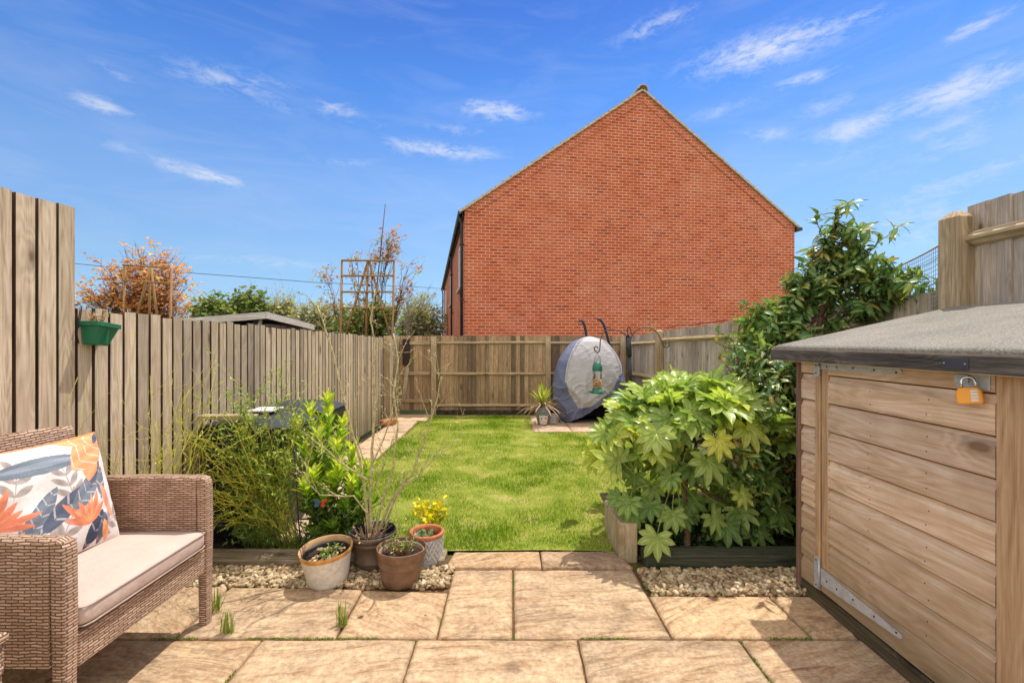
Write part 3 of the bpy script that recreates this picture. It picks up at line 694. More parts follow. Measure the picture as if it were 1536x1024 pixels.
s = N('window_glass'); s.b.inputs['Metallic'].default_value = .0; M['glass'] = s.fin((.10,.14,.19,1), .04, 1.0)
for y0, y1 in ((.75,1.95), (6.4,7.7), (12.6,14.0)):
    z0, z1 = 3.02, 4.22
    m = MB()
    for a, b in (((-.03,y0,z0),(.002,y0+.07,z1)), ((-.03,y1-.07,z0),(.002,y1,z1)), ((-.03,y0+.07,z0),(.002,y1-.07,z0+.07)), ((-.03,y0+.07,z1-.07),(.002,y1-.07,z1)), ((-.028,(y0+y1)/2-.035,z0+.07),(.001,(y0+y1)/2+.035,z1-.07))): m.box(a, b)
    wd = m.build('window', M['upvc'], H)
    m = MB(); m.box((-.012,y0+.06,z0+.06),(-.004,y1-.06,z1-.06)); m.build('pane', M['glass'], wd)
    m = MB(); m.box((-.10,y0-.06,z0-.07),(.0,y1+.06,z0-.003)); m.build('sill', plain('pale_sill', (.55,.52,.47,1), .8, .2), wd)

# ------------------------------------------------------------------ neighbour's shed and wire
NS = thing('garden_shed', 'neighbouring pale grey shed with a low flat roof showing over the left fence', 'shed', (-3.7, 6.2, 0))
grey = wood('silver_wood', (.40,.36,.31,1), (.58,.54,.48,1), (.74,.70,.64,1), 'x', var=.1, knots=False)
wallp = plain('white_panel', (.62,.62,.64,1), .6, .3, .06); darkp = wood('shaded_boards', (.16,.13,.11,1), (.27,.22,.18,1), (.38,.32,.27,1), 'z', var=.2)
C_, L_, R_ = Vector((-3.02,5.6,1.905)), Vector((-4.45,5.6,1.79)), Vector((-3.02,6.9,1.80)); Q_ = Vector((-4.45,6.9,1.70))
def slope_bar(a, b, n_, w=.022, h=.075):
    m = MB(); n_ = Vector(n_)*w; z = Vector((0,0,-h)); m.hexa([a+z, b+z, b+z+n_, a+z+n_, a, b, b+n_, a+n_]); return m
rel(slope_bar(L_, C_, (0,-1,0)), NS).build('fascia_board', grey, NS)
rel(slope_bar(C_+Vector((.003,-.022,0)), R_+Vector((.003,0,0)), (1,0,0)), NS).build('fascia_board', grey, NS)
m = MB(); z = Vector((0,0,.012)); y = Vector((0,0,-.02)); m.hexa([L_+y, C_+y, R_+y, Q_+y, L_+z, C_+z, R_+z, Q_+z]); rel(m, NS).build('roof', plain('roofing_felt_pale', (.35,.34,.33,1), .95, .1), NS)
m = MB(); m.box((-4.40,5.76,-.05),(-3.27,6.8,1.755)); rel(m, NS).build('panel_wall', wallp, NS)
m = MB(); m.box((-3.20,5.80,-.05),(-3.12,6.8,1.775)); rel(m, NS).build('side_wall', darkp, NS)
m = MB(); m.box((-3.265,5.73,-.05),(-3.19,5.79,1.83)); rel(m, NS).build('corner_post', M['black'], NS)
m = MB(); m.hexa([(-3.20,5.70,1.70),(-3.17,5.70,1.70),(-3.17,5.73,1.70),(-3.20,5.73,1.70),(-3.16,5.70,1.84),(-3.13,5.70,1.84),(-3.13,5.73,1.84),(-3.16,5.73,1.84)]); rel(m, NS).build('brace', grey, NS)
m = MB(); p0 = P(-60,378,20); p1 = P(150,399,20); p2 = P(480,424,22); p3 = P(640,431,24); p4 = Vector((4, 30, 4.3))
ps = []
for a, b in ((p0,p1),(p1,p2),(p2,p3),(p3,p4)):
    ps += [a.lerp(b, k/6) for k in range(6)]
m.tube(ps+[p4], .013, 5); tag(m.build('overhead_wire', M['black']), 'thin overhead wire crossing the sky behind the orange tree', 'wire')

# ------------------------------------------------------------------ storage shed on the right
SH = thing('storage_shed', 'low timber storage shed with a felt roof and padlocked side door', 'shed', (1.82, 2.1, 0))
cedar = wood('shiplap_timber', (.54,.37,.235,1), (.72,.54,.38,1), (.82,.68,.52,1), 'y', rough=.75, var=.20, fine=.9, moss=((.44,.33,.17,1), .4), dirt=((.20,.15,.07,1), .55, .65), ring=.24, kd=4.2)
cedarx = wood('end_timber', (.54,.37,.235,1), (.72,.54,.38,1), (.82,.68,.52,1), 'x', var=.2)
trim = wood('trim_timber', (.36,.22,.12,1), (.52,.35,.20,1), (.62,.46,.29,1), 'z', rough=.75, var=.1, fine=.8)
trimd = wood('dark_trim', (.13,.08,.055,1), (.22,.14,.10,1), (.30,.2,.14,1), 'z', rough=.8, var=.1, fine=.8)
bearer = wood('wet_bearer', (.05,.04,.025,1), (.10,.08,.05,1), (.17,.14,.08,1), 'y', var=.1, moss=((.08,.10,.03,1), .5))
XW = 1.82
def shiplap(m, y0, y1, zs, x=XW, ztop=1.43):
    for z0, z1 in zs:
        top = min(z1, ztop); o = .016
        pr = [(x+.016, z0+.002), (x-o+.003, z0), (x-o, z0+.004)]
        zc = z1-.045
        if top > zc: pr += [(x-o, zc), (x-o*.60, zc+.012), (x-.004, zc+.024), (x-.002, min(top, z1-.008)), (x+.010, min(top, z1-.007)), (x+.016, min(top, z1-.007))]
        else: pr += [(x-o, top), (x+.016, top)]
        n = len(pr); V_ = [(a, y0, z) for a, z in pr]+[(a, y1, z) for a, z in pr]
        m.add(V_, [(k, n+k, n+(k+1)%n, (k+1)%n) for k in range(n)]+[tuple(range(n)), tuple(range(2*n-1, n-1, -1))])
zl = [.235+.1605*k for k in range(9)]; zs = [(zl[k], zl[k+1]) for k in range(8)]
m = MB(); shiplap(m, 2.705, 2.84, [(.085,.235)]+zs); rel(m, SH).build('side_cladding', cedar, SH)
D = MB(); shiplap(D, 1.70, 2.60, [(.235,.2351+.1605)]+zs[1:]); door = rel(D, SH).build('door', cedar, SH)
m = MB(); m.bbox((XW-.0155,2.602,.235),(XW+.0135,2.653,1.43), .003); rel(m, SH).build('door_frame', trim, door)
m = MB(); m.bbox((XW-.016,1.70,.095),(XW+.014,2.655,.233), .003); rel(m, SH).build('bottom_rail', cedar, door)
m = MB(); m.bbox((XW-.022,2.662,.095),(XW+.02,2.703,1.44), .003); rel(m, SH).build('door_jamb', trim, SH)
m = MB(); m.bbox((XW-.024,1.50,.0),(XW+.05,1.692,1.46), .004); rel(m, SH).build('corner_post', trim, SH)
m = MB(); m.bbox((XW-.03,2.842,.03),(XW+.06,2.872,1.45), .003); rel(m, SH).build('corner_trim', trimd, SH)
m = MB(); m.bbox((XW-.012,1.2,-.01),(XW+.08,2.86,.083), .004); rel(m, SH).build('bearer', bearer, SH)
for a_, b_ in (((XW+.02,2.845,.05),(2.80,2.862,1.46)), ((2.785,1.2,.05),(2.80,2.84,1.6)), ((XW-.01,1.216,.09),(XW+.02,1.498,1.46))): m = MB(); m.box(a_, b_); rel(m, SH).build('wall', cedar, SH)
for k in range(9): m = MB(); m.bbox((XW-.01,1.19-.004*(k%2),.06+.157*k),(2.78,1.213,.06+.157*k+.154), .003); rel(m, SH).build('end_board', cedarx, SH)
# roof: pent slab with felt, rounded front edge, dark fascia under it
felt = N('mineral_felt'); c0 = felt.coord(); fn = felt.noise(c0, 130, 4, .85); fb = felt.noise(c0, 3, 5, .6)
cc = felt.ramp(fn, [(.38, (.14,.13,.115,1)), (.52, (.25,.235,.21,1)), (.68, (.42,.395,.35,1))]); cc = felt.mix(.6, cc, felt.ramp(fb, [(.35, (.80,.78,.72,1)), (.7, (1.2,1.15,1.05,1))]), 'MULTIPLY')
felt.bump(fn, .35, .004); felt = felt.fin(cc, .95, .15)
XE, XR = 1.725, 2.86; Y0, Y1 = 1.1, 3.03
def rz(x): return 1.525+(x-XE)*(1.775-1.525)/(XR-XE)
m = MB(); nx, ny = 30, 44; vs = []
xs = [XE-.001, XE+.0, XE+.006, XE+.02]+[XE+.02+(XR-XE-.02)*k/nx for k in range(1, nx+1)]
dz = [-.03, -.014, -.004, 0]+[0]*nx
for j in range(ny+1):
    y = Y0+(Y1-Y0)*j/ny
    for x, e in zip(xs, dz):
        ez = -.016 if j in (0, ny) else (-.003 if j in (1, ny-1) else 0)
        vs.append((x, y, rz(x)+e+ez+.002*noise.noise(Vector((x*5, y*5, 0)))+.0035*math.exp(-((y-2.25)/.02)**2)))
k = len(xs); m.add(vs, [(j*k+i, j*k+i+1, (j+1)*k+i+1, (j+1)*k+i) for j in range(ny) for i in range(k-1)], 0, True)
vs = [(XE, Y1, rz(XE)-.012), (XR, Y1, rz(XR)-.014), (XR, Y1, rz(XR)-.06), (XE, Y1, rz(XE)-.06)]; m.add(vs, [(0,1,2,3)])
m.box((XE+.03, Y0+.01, 1.46), (XR-.01, Y1-.01, 1.475)); rel(m, SH).build('roof_felt', felt, SH)
fasc = wood('tarred_fascia', (.045,.042,.04,1), (.095,.088,.08,1), (.20,.175,.15,1), 'y', var=.1, fine=.7)
m = MB(); m.bbox((XE-.006,Y0,1.432),(XE+.018,Y1,1.497), .003); m.bbox((XE+.02,Y1-.022,1.44),(XR,Y1-.002,1.50), .002); rel(m, SH).build('fascia', fasc, SH)
m = MB(); m.box((XE-.002,Y0,1.4985),(XE+.016,Y1+.001,1.502)); m.box((XE-.0035,Y0,1.4285),(XE+.014,Y1,1.4315)); rel(m, SH).build('felt_edge', plain('raw_edge', (.45,.33,.2,1), .8, .2), SH)
m = MB(); m.bbox((XE-.011,1.712,1.442),(XE-.0062,1.815,1.487), .001); np_ = rel(m, SH).build('name_plate', plain('dark_plate', (.05,.052,.065,1), .4, .5), SH)
for y in (1.722, 1.806): m = MB(); m.lathe([(.0,.0),(.0028,0),(.0028,.002),(0,.003)], 8, 0, Matrix.Translation((XE-.0112,y,1.465)) @ Matrix.Rotation(R(-90), 4, 'Y')); rel(m, SH).build('screw', M['steel'], np_)
# hinges
def hinge(z, ps, zs_, nm='hinge'):
    m = MB(); m.bbox((XW-.0275,2.664,zs_[0]),(XW-.0225,2.702,zs_[1]), .001)
    m.tube([(XW-.027,2.659,zs_[0]+.01),(XW-.027,2.659,zs_[1]-.01)], .006, 8)
    xo = XW-.0225; y0, y1 = 2.652, 2.10
    pr = [(y0,z-ps),(y0,z+ps),(y1+.02,z+.013),(y1+.004,z+.008),(y1,z),(y1+.004,z-.008),(y1+.02,z-.013)]
    n = len(pr); m.add([(xo,a,b) for a,b in pr]+[(xo+.004,a,b) for a,b in pr], [tuple(range(n)), tuple(range(2*n-1,n-1,-1))]+[(k,(k+1)%n,n+(k+1)%n,n+k) for k in range(n)])
    h = rel(m, SH).build(nm, M['steel'], SH)
    for y in (2.60,2.52,2.40,2.26,2.13): m = MB(); m.lathe([(0,.0),(.005,0),(.005,.002),(0,.004)], 8, 0, Matrix.Translation((xo-.0002,y,z+random.uniform(-.006,.006))) @ Matrix.Rotation(R(-90), 4, 'Y')); rel(m, SH).build('screw', M['blackmetal'], h)
    for zz in (zs_[0]+.02, zs_[1]-.02): m = MB(); m.lathe([(0,.0),(.005,0),(.005,.002),(0,.004)], 8, 0, Matrix.Translation((XW-.0277,2.685,zz)) @ Matrix.Rotation(R(-90), 4, 'Y')); rel(m, SH).build('screw', M['blackmetal'], h)
hinge(1.41, .022, (1.345,1.43)); hinge(.185, .047, (.10,.285))
m = MB()
for z0, z1 in zs[:-1]:
    for y in (2.715,2.83):
        for dz_ in (.04,.10): m.lathe([(.0035,0),(.0035,.001),(0,.0012)], 6, 0, Matrix.Translation((XW-.0158,y,z0+dz_)) @ Matrix.Rotation(R(-90), 4, 'Y'))
    for y in (2.585,2.30,1.98):
        for dz_ in (.035,.10): m.lathe([(.0032,0),(.0032,.001),(0,.0012)], 6, 0, Matrix.Translation((XW-.0158,y+random.uniform(-.01,.01),z0+dz_)) @ Matrix.Rotation(R(-90), 4, 'Y'))
tag(rel(m, SH).build('nails', M['blackmetal'], door), kind='stuff')
m = MB(); m.bbox((XW-.0225,1.715,1.365),(XW-.0165,1.845,1.425), .002); m.bbox((XW-.030,1.79,1.385),(XW-.023,1.845,1.42), .002)
rel(m, SH).build('hasp', M['steel'], SH)
# padlock
PLm = thing('padlock', 'orange combination padlock hanging from the hasp under the shed eave', 'padlock', (XW-.05, 1.765, 1.375), (R(-8), R(10), R(30)))
PLm.scale = (.95,.95,.95)
org = plain('orange_enamel', (.85,.36,.03,1), .35, .5, .05); chrome = plain('chrome', (.75,.76,.78,1), .18, .5, .03, metal=1.0)
m = MB(); pr = [(-.028,-.004),(-.038,-.018),(-.040,-.060),(-.034,-.070),(.034,-.070),(.040,-.060),(.038,-.018),(.028,-.004)]; n = 8
m.add([(-.011,a,b) for a,b in pr]+[(.011,a,b) for a,b in pr]+[(-.014,a*.88,-.037+(b+.037)*.88) for a,b in pr], [tuple(range(8,16))]+[(k,(k+1)%n,n+(k+1)%n,n+k) for k in range(n)]+[(k,(k+1)%n,16+(k+1)%n,16+k) for k in range(n)]+[tuple(range(16,24))])
body = m.build('body', org, PLm)
m = MB(); m.tube([(0,-.021,-.01),(0,-.021,.02)]+[(0,-.021*math.cos(q),.02+.021*math.sin(q)) for q in [math.pi*k/8 for k in range(1,8)]]+[(0,.021,.02),(0,.021,-.01)], .0052, 10); m.build('shackle', chrome, PLm)
whd = plain('white_dial', (.75,.72,.66,1), .5, .4, .04)
for k in range(4): m = MB(); m.bbox((-.0175,-.030,-.062+k*.0125),(-.0125,-.006,-.0525+k*.0125), .0015); m.build('number_dial', whd, body)

# ------------------------------------------------------------------ wheelie bins beside the left fence
binm = plain('bin_plastic', (.020,.024,.035,1), .4, .45, .25, 8); lidm = plain('bin_lid', (.035,.038,.042,1), .45, .5, .2, 8)
def wbin(x, y, rz_, label, h=.98):
    b = thing('wheelie_bin', label, 'bin', (x, y, 0), (0,0,rz_), 'wheelie bins in a row along the left fence')
    m = MB(); w0, w1, d0, d1, H_ = .22, .285, .24, .33, h-.08
    m.hexa([(-w0,-d0,.03),(w0,-d0,.03),(w0,d0,.03),(-w0,d0,.03),(-w1,-d1,H_),(w1,-d1,H_),(w1,d1,H_),(-w1,d1,H_)])
    for k in (-1,0,1): m.hexa([(w0+.004,-.02+k*.13,.1),(w0+.012,-.02+k*.13,.1),(w0+.012,.02+k*.13,.1),(w0+.004,.02+k*.13,.1),(w1-.008,-.02+k*.16,H_-.08),(w1+.008,-.02+k*.16,H_-.08),(w1+.008,.02+k*.16,H_-.08),(w1-.008,.02+k*.16,H_-.08)])
    m.bbox((-w1-.012,-d1-.012,H_-.07),(w1+.012,d1+.012,H_-.002), .008)
    m.build('body', binm, b)
    m = MB(); vs = []; nu, nv = 10, 12
    for j in range(nv+1):
        for i in range(nu+1):
            u = i/nu*2-1; v = j/nv*2-1; z = H_+.07*(1-abs(u)**3)*(1-abs(v)**3.5)+.012*(abs(math.sin(v*9)) > .6)
            vs.append((u*(w1+.02), v*(d1+.02), z))
    m.add(vs, [(j*(nu+1)+i, j*(nu+1)+i+1, (j+1)*(nu+1)+i+1, (j+1)*(nu+1)+i) for j in range(nv) for i in range(nu)], 0, True)
    m.tube([(-.2,d1+.02,H_),(-.2,d1+.08,H_+.01),(.2,d1+.08,H_+.01),(.2,d1+.02,H_)], .014, 6)
    m.build('lid', lidm, b)
    for sx in (-1, 1):
        m = MB(); m.lathe([(0,-.03),(.09,-.03),(.10,-.015),(.10,.015),(.09,.03),(0,.03)], 20, 0, Matrix.Translation((sx*(w0+.0),d0+.03,.10)) @ Matrix.Rotation(R(90), 4, 'Y')); m.build('wheel', M['black'], b)
wbin(-2.07, 3.79, R(88), 'dark wheelie bin nearest the patio half hidden behind yellow twigs', .96)
wbin(-2.08, 4.50, R(92), 'wheelie bin with a ribbed lid behind the lush green bush', .97)
m = MB(); m.bbox((-2.40,3.46,.955),(-1.98,3.56,.985), .004)
tag(m.build('wooden_board', M['rail_x']), 'brown wooden plank lying along the top front of the nearest bin', 'board')
m = MB(); m.bbox((-2.16,3.70,.975),(-1.96,3.92,.99), .004); tag(m.build('white_tray', M['upvc']), 'small white tray resting on top of the nearest bin', 'tray')
# ------------------------------------------------------------------ rattan armchair
def weave(name, lo, hi):
    s = N(name); c_ = s.n('ShaderNodeTexCoord')
    wob = s.n('ShaderNodeTexNoise'); wob.inputs['Scale'].default_value = 22; s.l(c_.outputs['UV'], wob.inputs['Vector'])
    v = s.mix(.005, c_.outputs['UV'], wob.outputs['Color'], 'LINEAR_LIGHT')
    b = s.n('ShaderNodeTexBrick'); s.l(v, b.inputs['Vector']); b.offset = .5
    b.inputs['Color1'].default_value = G1(0); b.inputs['Color2'].default_value = G1(1); b.inputs['Mortar'].default_value = G1(.3)
    b.inputs['Scale'].default_value = 1; b.inputs['Brick Width'].default_value = .046; b.inputs['Row Height'].default_value = .0118
    b.inputs['Mortar Size'].default_value = .0034; b.inputs['Mortar Smooth'].default_value = 1.0
    c = s.ramp(b.outputs['Color'], [(0, lo), (1, hi)]); fine = s.noise(s.coord((1,1,1), uv=True), 180, 3, .7); big = s.noise(s.coord(), 9, 4, .6)
    c = s.mix(.5, c, s.ramp(fine, [(.3, G1(.65)), (.7, G1(1.2))]), 'MULTIPLY'); c = s.mix(.6, c, s.ramp(big, [(.35, G1(.75)), (.7, G1(1.2))]), 'MULTIPLY')
    c = s.mix(s.ramp(b.outputs['Fac'], [(.25, G1(0)), (.85, G1(1))]), c, (.25,.15,.10,1))
    s.bump(s.math('SUBTRACT', 1.0, b.outputs['Fac']), .9, .009); return s.fin(c, .6, .3)
M['rattan'] = weave('rattan_weave', (.44,.275,.18,1), (.68,.47,.335,1))
CH = thing('rattan_armchair', 'brown rattan armchair with a taupe seat cushion on the patio by the left fence', 'armchair', (-2.02, 2.115, 0))
def rb(m, a, b, r=.014): return m.bbox(a, b, r)
def arm_panel(y0, y1):
    m = MB(); X0, X1 = -1.722, -2.40; n = 16
    prof = []
    for k in range(n+1):
        t_ = k/n; x = X0+(X1-X0)*t_; z = .815+.014*math.sin(t_*2.6)-.02*t_; prof.append((x, z))
    V_ = []
    for x, z in prof:
        for yy_, zz in ((y0,.335),(y0,z-.018),(y0+.008,z-.005),((y0+y1)/2,z),(y1-.008,z-.005),(y1,z-.018),(y1,.335)): V_.append((x,yy_,zz))
    m.add(V_, [(i*7+k, i*7+(k+1)%7, (i+1)*7+(k+1)%7, (i+1)*7+k) for i in range(n) for k in range(7)]+[tuple(range(7))[::-1], tuple(n*7+k for k in range(7))])
    return m
for y0, y1 in ((1.692,1.75), (2.48,2.54)):
    am = rel(arm_panel(y0, y1), CH).build('arm', M['rattan'], CH, uvbox=True)
    m = MB(); x0, x1 = -1.722, -1.66; yc = (y0+y1)/2; h = .033
    secs = [(.0,.024,.026,0),(.30,.027,.028,0),(.5,.031,.030,0),(.70,.031,.030,-.002),(.775,.031,.032,-.006),(.80,.028,.030,-.014),(.812,.018,.02,-.024)]
    V_ = []
    for z, a, b, dx in secs:
        cx = -1.690+dx; 
        for q in range(12):
            g_ = 2*math.pi*q/12+math.pi/12; cs, sn = math.cos(g_), math.sin(g_); e = .45
            V_.append((cx+a*math.copysign(abs(cs)**e, cs), yc+b*math.copysign(abs(sn)**e, sn), z))
    m.add(V_, [(i*12+k, i*12+(k+1)%12, (i+1)*12+(k+1)%12, (i+1)*12+k) for i in range(len(secs)-1) for k in range(12)]+[tuple((len(secs)-1)*12+k for k in range(12))])
    rel(m, CH).build('leg', M['rattan'], CH, uvbox=True)
    m = MB(); rb(m, (-2.405,y0+.004,0), (-2.355,y1-.004,.336), .008); rel(m, CH).build('leg', M['rattan'], CH, uvbox=True)
m = MB(); 
A_ = [(-2.30,.32),(-2.31,.5),(-2.345,.8),(-2.375,1.03),(-2.385,1.075),(-2.398,1.095),(-2.418,1.095),(-2.435,1.07),(-2.415,.8),(-2.365,.32)]
n = len(A_); ys_ = [1.752,1.758]+[1.758+.714*k/8 for k in range(1,8)]+[2.472,2.478]
V_ = []
for k, y in enumerate(ys_):
    crown = .014*math.sin(math.pi*(y-1.752)/.726)
    for x, z in A_: V_.append((x, y, z+(crown if z > .9 else 0)))
m.add(V_, [(i*n+k, i*n+(k+1)%n, (i+1)*n+(k+1)%n, (i+1)*n+k) for i in range(len(ys_)-1) for k in range(n)]+[tuple(range(n)), tuple((len(ys_)-1)*n+k for k in range(n))[::-1]])
rel(m, CH).build('backrest', M['rattan'], CH, uvbox=True)
m = MB(); rb(m, (-1.71,1.752,.295), (-1.668,2.478,.428), .008); rb(m, (-2.30,1.752,.36), (-1.712,2.478,.425), .008); rel(m, CH).build('seat_base', M['rattan'], CH, uvbox=True)
fab = N('taupe_cushion_fabric'); v_ = fab.coord(); fn = fab.noise(v_, 420, 2, .6); fb = fab.noise(v_, 7, 4, .6)
cc = fab.mix(.35, (.55,.42,.355,1), fab.ramp(fb, [(.3, (.44,.33,.275,1)), (.7, (.62,.48,.41,1))])); fab.bump(fab.math('ADD', fab.math('MULTIPLY', fb, 1.0), fab.math('MULTIPLY', fn, .06)), .5, .03); fab = fab.fin(cc, .9, .15)
def superbox(a, b, c, e1, e2, nu=64, nv=28, crown=0.0):
    vs = []; p = lambda x, e: math.copysign(abs(x)**e, x)
    for j in range(nv+1):
        ph = -math.pi/2+math.pi*j/nv
        for i in range(nu):
            q = 2*math.pi*i/nu; cp = p(math.cos(ph), e1); x = a*cp*p(math.cos(q), e2); y = b*cp*p(math.sin(q), e2); z = c*p(math.sin(ph), e1)
            z += crown*(1-(x/a)**2)*(1-(y/b)**2)*(1 if z > 0 else 0); vs.append((x, y, z))
    return vs, [(j*nu+i, j*nu+(i+1)%nu, (j+1)*nu+(i+1)%nu, (j+1)*nu+i) for j in range(nv) for i in range(nu)]
m = MB(); vs, fs = superbox(.305, .362, .053, .42, .12, 96, 40, .012)
vs = [(x-1.957, y+2.115, z+.482+.004*noise.noise(Vector((x*7, y*7, z*10)))) for x, y, z in vs]; m.add(vs, fs, 0, True)
cu = rel(m, CH).build('seat_cushion', fab, CH)
m = MB()
for z in (.518, .446):
    m.tube([(-2.2,1.757,z),(-1.70,1.757,z),(-1.66,1.772,z),(-1.653,1.80,z),(-1.653,2.43,z),(-1.66,2.458,z),(-1.70,2.473,z),(-2.2,2.473,z)], .0035, 6)
rel(m, CH).build('piping', plain('cushion_piping', (.42,.33,.28,1), .9, .1), cu)
# side table: only a corner of it shows
TB = thing('rattan_table', 'corner of a rattan side table at the lower left in front of the armchair', 'table', (-1.86, 1.2, 0))
m = MB(); m.bbox((-2.13,.95,.60), (-1.592,1.45,.632), .01); rel(m, TB).build('tabletop', M['rattan'], TB, uvbox=True)
m = MB(); m.bbox((-2.11,.97,.50), (-1.602,1.44,.598), .006); rel(m, TB).build('apron', M['rattan'], TB, uvbox=True)
for x in (-2.105,-1.655):
    for y in (.975,1.39): m = MB(); m.bbox((x,y,0), (x+.05,y+.048,.5), .006); rel(m, TB).build('leg', M['rattan'], TB, uvbox=True)

# printed cushion: woven print painted as the cloth's own colours
def throw_cushion():
    nn_ = 250; u, v = np.meshgrid(np.linspace(-1,1,nn_), np.linspace(-1,1,nn_)); a, b, h = .275, .285, .085
    bow = 1-.045*(1-u**2)*1.0; bow2 = 1-.045*(1-v**2)
    X = a*u*bow2*(1+.0); Y = b*v*bow
    prof = np.clip((1-np.abs(u)**2.6)*(1-np.abs(v)**2.6), 0, 1)**.5*h
    fold = .006*np.sin(u*7+v*3)*(1-u**2)*(1-v**2)+.004*np.sin(v*13-u*5)*np.abs(u)
    base = np.array([.76,.70,.66]); C_ = np.ones((nn_,nn_,3))*base
    sh = 0*u
    def leaf(cx, cy, ang, ln, wd, c, vein=None, vs_=0, curve_=0):
        nonlocal C_
        ca, sa = math.cos(R(ang)), math.sin(R(ang)); t_ = ((u-cx)*ca+(v-cy)*sa)/ln; s_ = (-(u-cx)*sa+(v-cy)*ca)-curve_*t_*t_
        inside = (t_ > 0) & (t_ < 1) & (np.abs(s_) < wd*np.sin(np.pi*np.clip(t_,0,1))**.75)
        cc = np.array(c)*(1+.12*np.sin(t_*9+s_*30)[...,None])
        if vs_: st = (np.sin((t_*ln-np.abs(s_)*.8)*vs_) > .90) & (np.abs(s_) > .01); cc = np.where(st[...,None], .45*cc+.55*np.array(vein if vein else base), cc)
        C_ = np.where(inside[...,None], cc, C_)
    NV, SL, TP, OR, CO, DK = (.11,.13,.18), (.19,.22,.26), (.40,.34,.31), (.82,.36,.17), (.76,.25,.14), (.06,.07,.11)
    def spray(cx, cy, ang, n, ln, wd, c, spread=120, **k):
        for i in range(n): leaf(cx, cy, ang-spread/2+spread*i/max(1,n-1), ln*(.8+.2*math.sin(i*2)), wd, c, **k)
    def stem(cx, cy, ang, ln, n, c, wd=.055, ll=.3):
        leaf(cx, cy, ang, ln, .008, c)
        for i in range(n):
            t_ = (i+.6)/n*ln; x = cx+math.cos(R(ang))*t_; y = cy+math.sin(R(ang))*t_
            for sg in (-1,1): leaf(x, y, ang+sg*48, ll*(1-.3*i/n), wd, c)
    stem(-.75,.15,70,.8,4,TP); stem(.1,-.1,95,.75,4,TP,.05,.34); stem(-.35,-.85,55,1.0,5,TP,.06,.36); stem(.35,-.75,20,.6,3,TP); stem(-.9,-.6,15,.7,3,TP)
    leaf(-1.0,.62,4,1.55,.14,SL,curve_=-.1); leaf(-.9,.64,4,1.4,.05,(.28,.32,.37),curve_=-.1); leaf(-.95,-.75,50,1.3,.17,SL,vs_=34); leaf(-.55,-.45,32,1.15,.15,NV,vs_=22); leaf(.0,-.25,38,.95,.16,SL,vs_=34)
    leaf(.45,.05,62,.75,.11,NV,(.80,.30,.2),28); leaf(.62,-.2,75,.6,.09,SL,vs_=30); leaf(.2,-.95,55,.7,.13,DK,(.55,.5,.5),26); leaf(.45,-.95,70,.55,.10,NV,(.75,.3,.2),24)
    spray(.28,-.55,95,6,.62,.055,CO,110); spray(.3,-.52,90,4,.5,.03,OR,80); spray(-1.0,-.12,25,5,.6,.05,CO,80); spray(-.98,-.5,5,4,.5,.045,OR,60)
    leaf(.45,.18,70,.62,.17,OR,vs_=0); leaf(.2,.45,30,.95,.26,OR,(.93,.78,.70),34); leaf(-.9,.93,-3,1.2,.10,(.93,.80,.76),(.85,.35,.2),20); leaf(.1,.98,-8,.9,.10,OR,(.92,.7,.6),26)
    leaf(.62,-.95,95,.4,.07,OR); leaf(.8,-.6,100,.7,.07,(.75,.33,.22)); leaf(.80,.80,40,.28,.06,NV)
    ed = (np.abs(u) > .972) | (np.abs(v) > .972); C_[ed] = (.80,.24,.09)
    C_ = np.clip(C_*(1+.05*rng.standard_normal((nn_,nn_,1))), 0, 1)
    me = bpy.data.meshes.new('throw_cushion'); Z = prof+fold*(prof > 0)*np.clip(prof/h, 0, 1)
    Vf = np.stack([X, Y, Z], -1).reshape(-1,3); Vb = np.stack([X, Y, -prof*.9-.0005], -1).reshape(-1,3)
    idx = np.arange(nn_*nn_).reshape(nn_,nn_); q = np.stack([idx[:-1,:-1], idx[:-1,1:], idx[1:,1:], idx[1:,:-1]], -1).reshape(-1,4); q2 = q[:, ::-1]+nn_*nn_
    me.from_pydata(np.concatenate([Vf,Vb]).tolist(), [], np.concatenate([q,q2]).tolist())
    ca = me.color_attributes.new('print', 'FLOAT_COLOR', 'POINT'); cc = np.ones((2*nn_*nn_,4), np.float32); cc[:nn_*nn_,:3] = C_.reshape(-1,3); cc[nn_*nn_:,:3] = C_.reshape(-1,3)
    ca.data.foreach_set('color', cc.ravel()); me.polygons.foreach_set('use_smooth', np.ones(len(me.polygons), bool))
    s = N('printed_cloth'); at = s.n('ShaderNodeAttribute', attribute_name='print'); nz = s.noise(s.coord(), 400, 2, .5); s.bump(s.math('ADD', s.noise(s.coord(), 12, 3, .5), s.math('MULTIPLY', nz, .03)), .4, .02)
    me.materials.append(s.fin(at.outputs['Color'], .9, .12)); o = bpy.data.objects.new('throw_cushion', me); col.objects.link(o); return o
o = throw_cushion()
ax_u = Vector((.0,1,0)); ax_u = Vector((.06,1,.0)).normalized(); up_ = Vector((-.26,0,1)).normalized(); up_ = (up_-ax_u*up_.dot(ax_u)).normalized(); nz_ = ax_u.cross(up_)
o.matrix_world = Matrix.Translation((-2.145,2.12,.80)) @ Matrix((ax_u, up_, nz_)).transposed().to_4x4()
tag(o, 'cushion printed with orange and navy tropical leaves propped in the armchair', 'cushion')

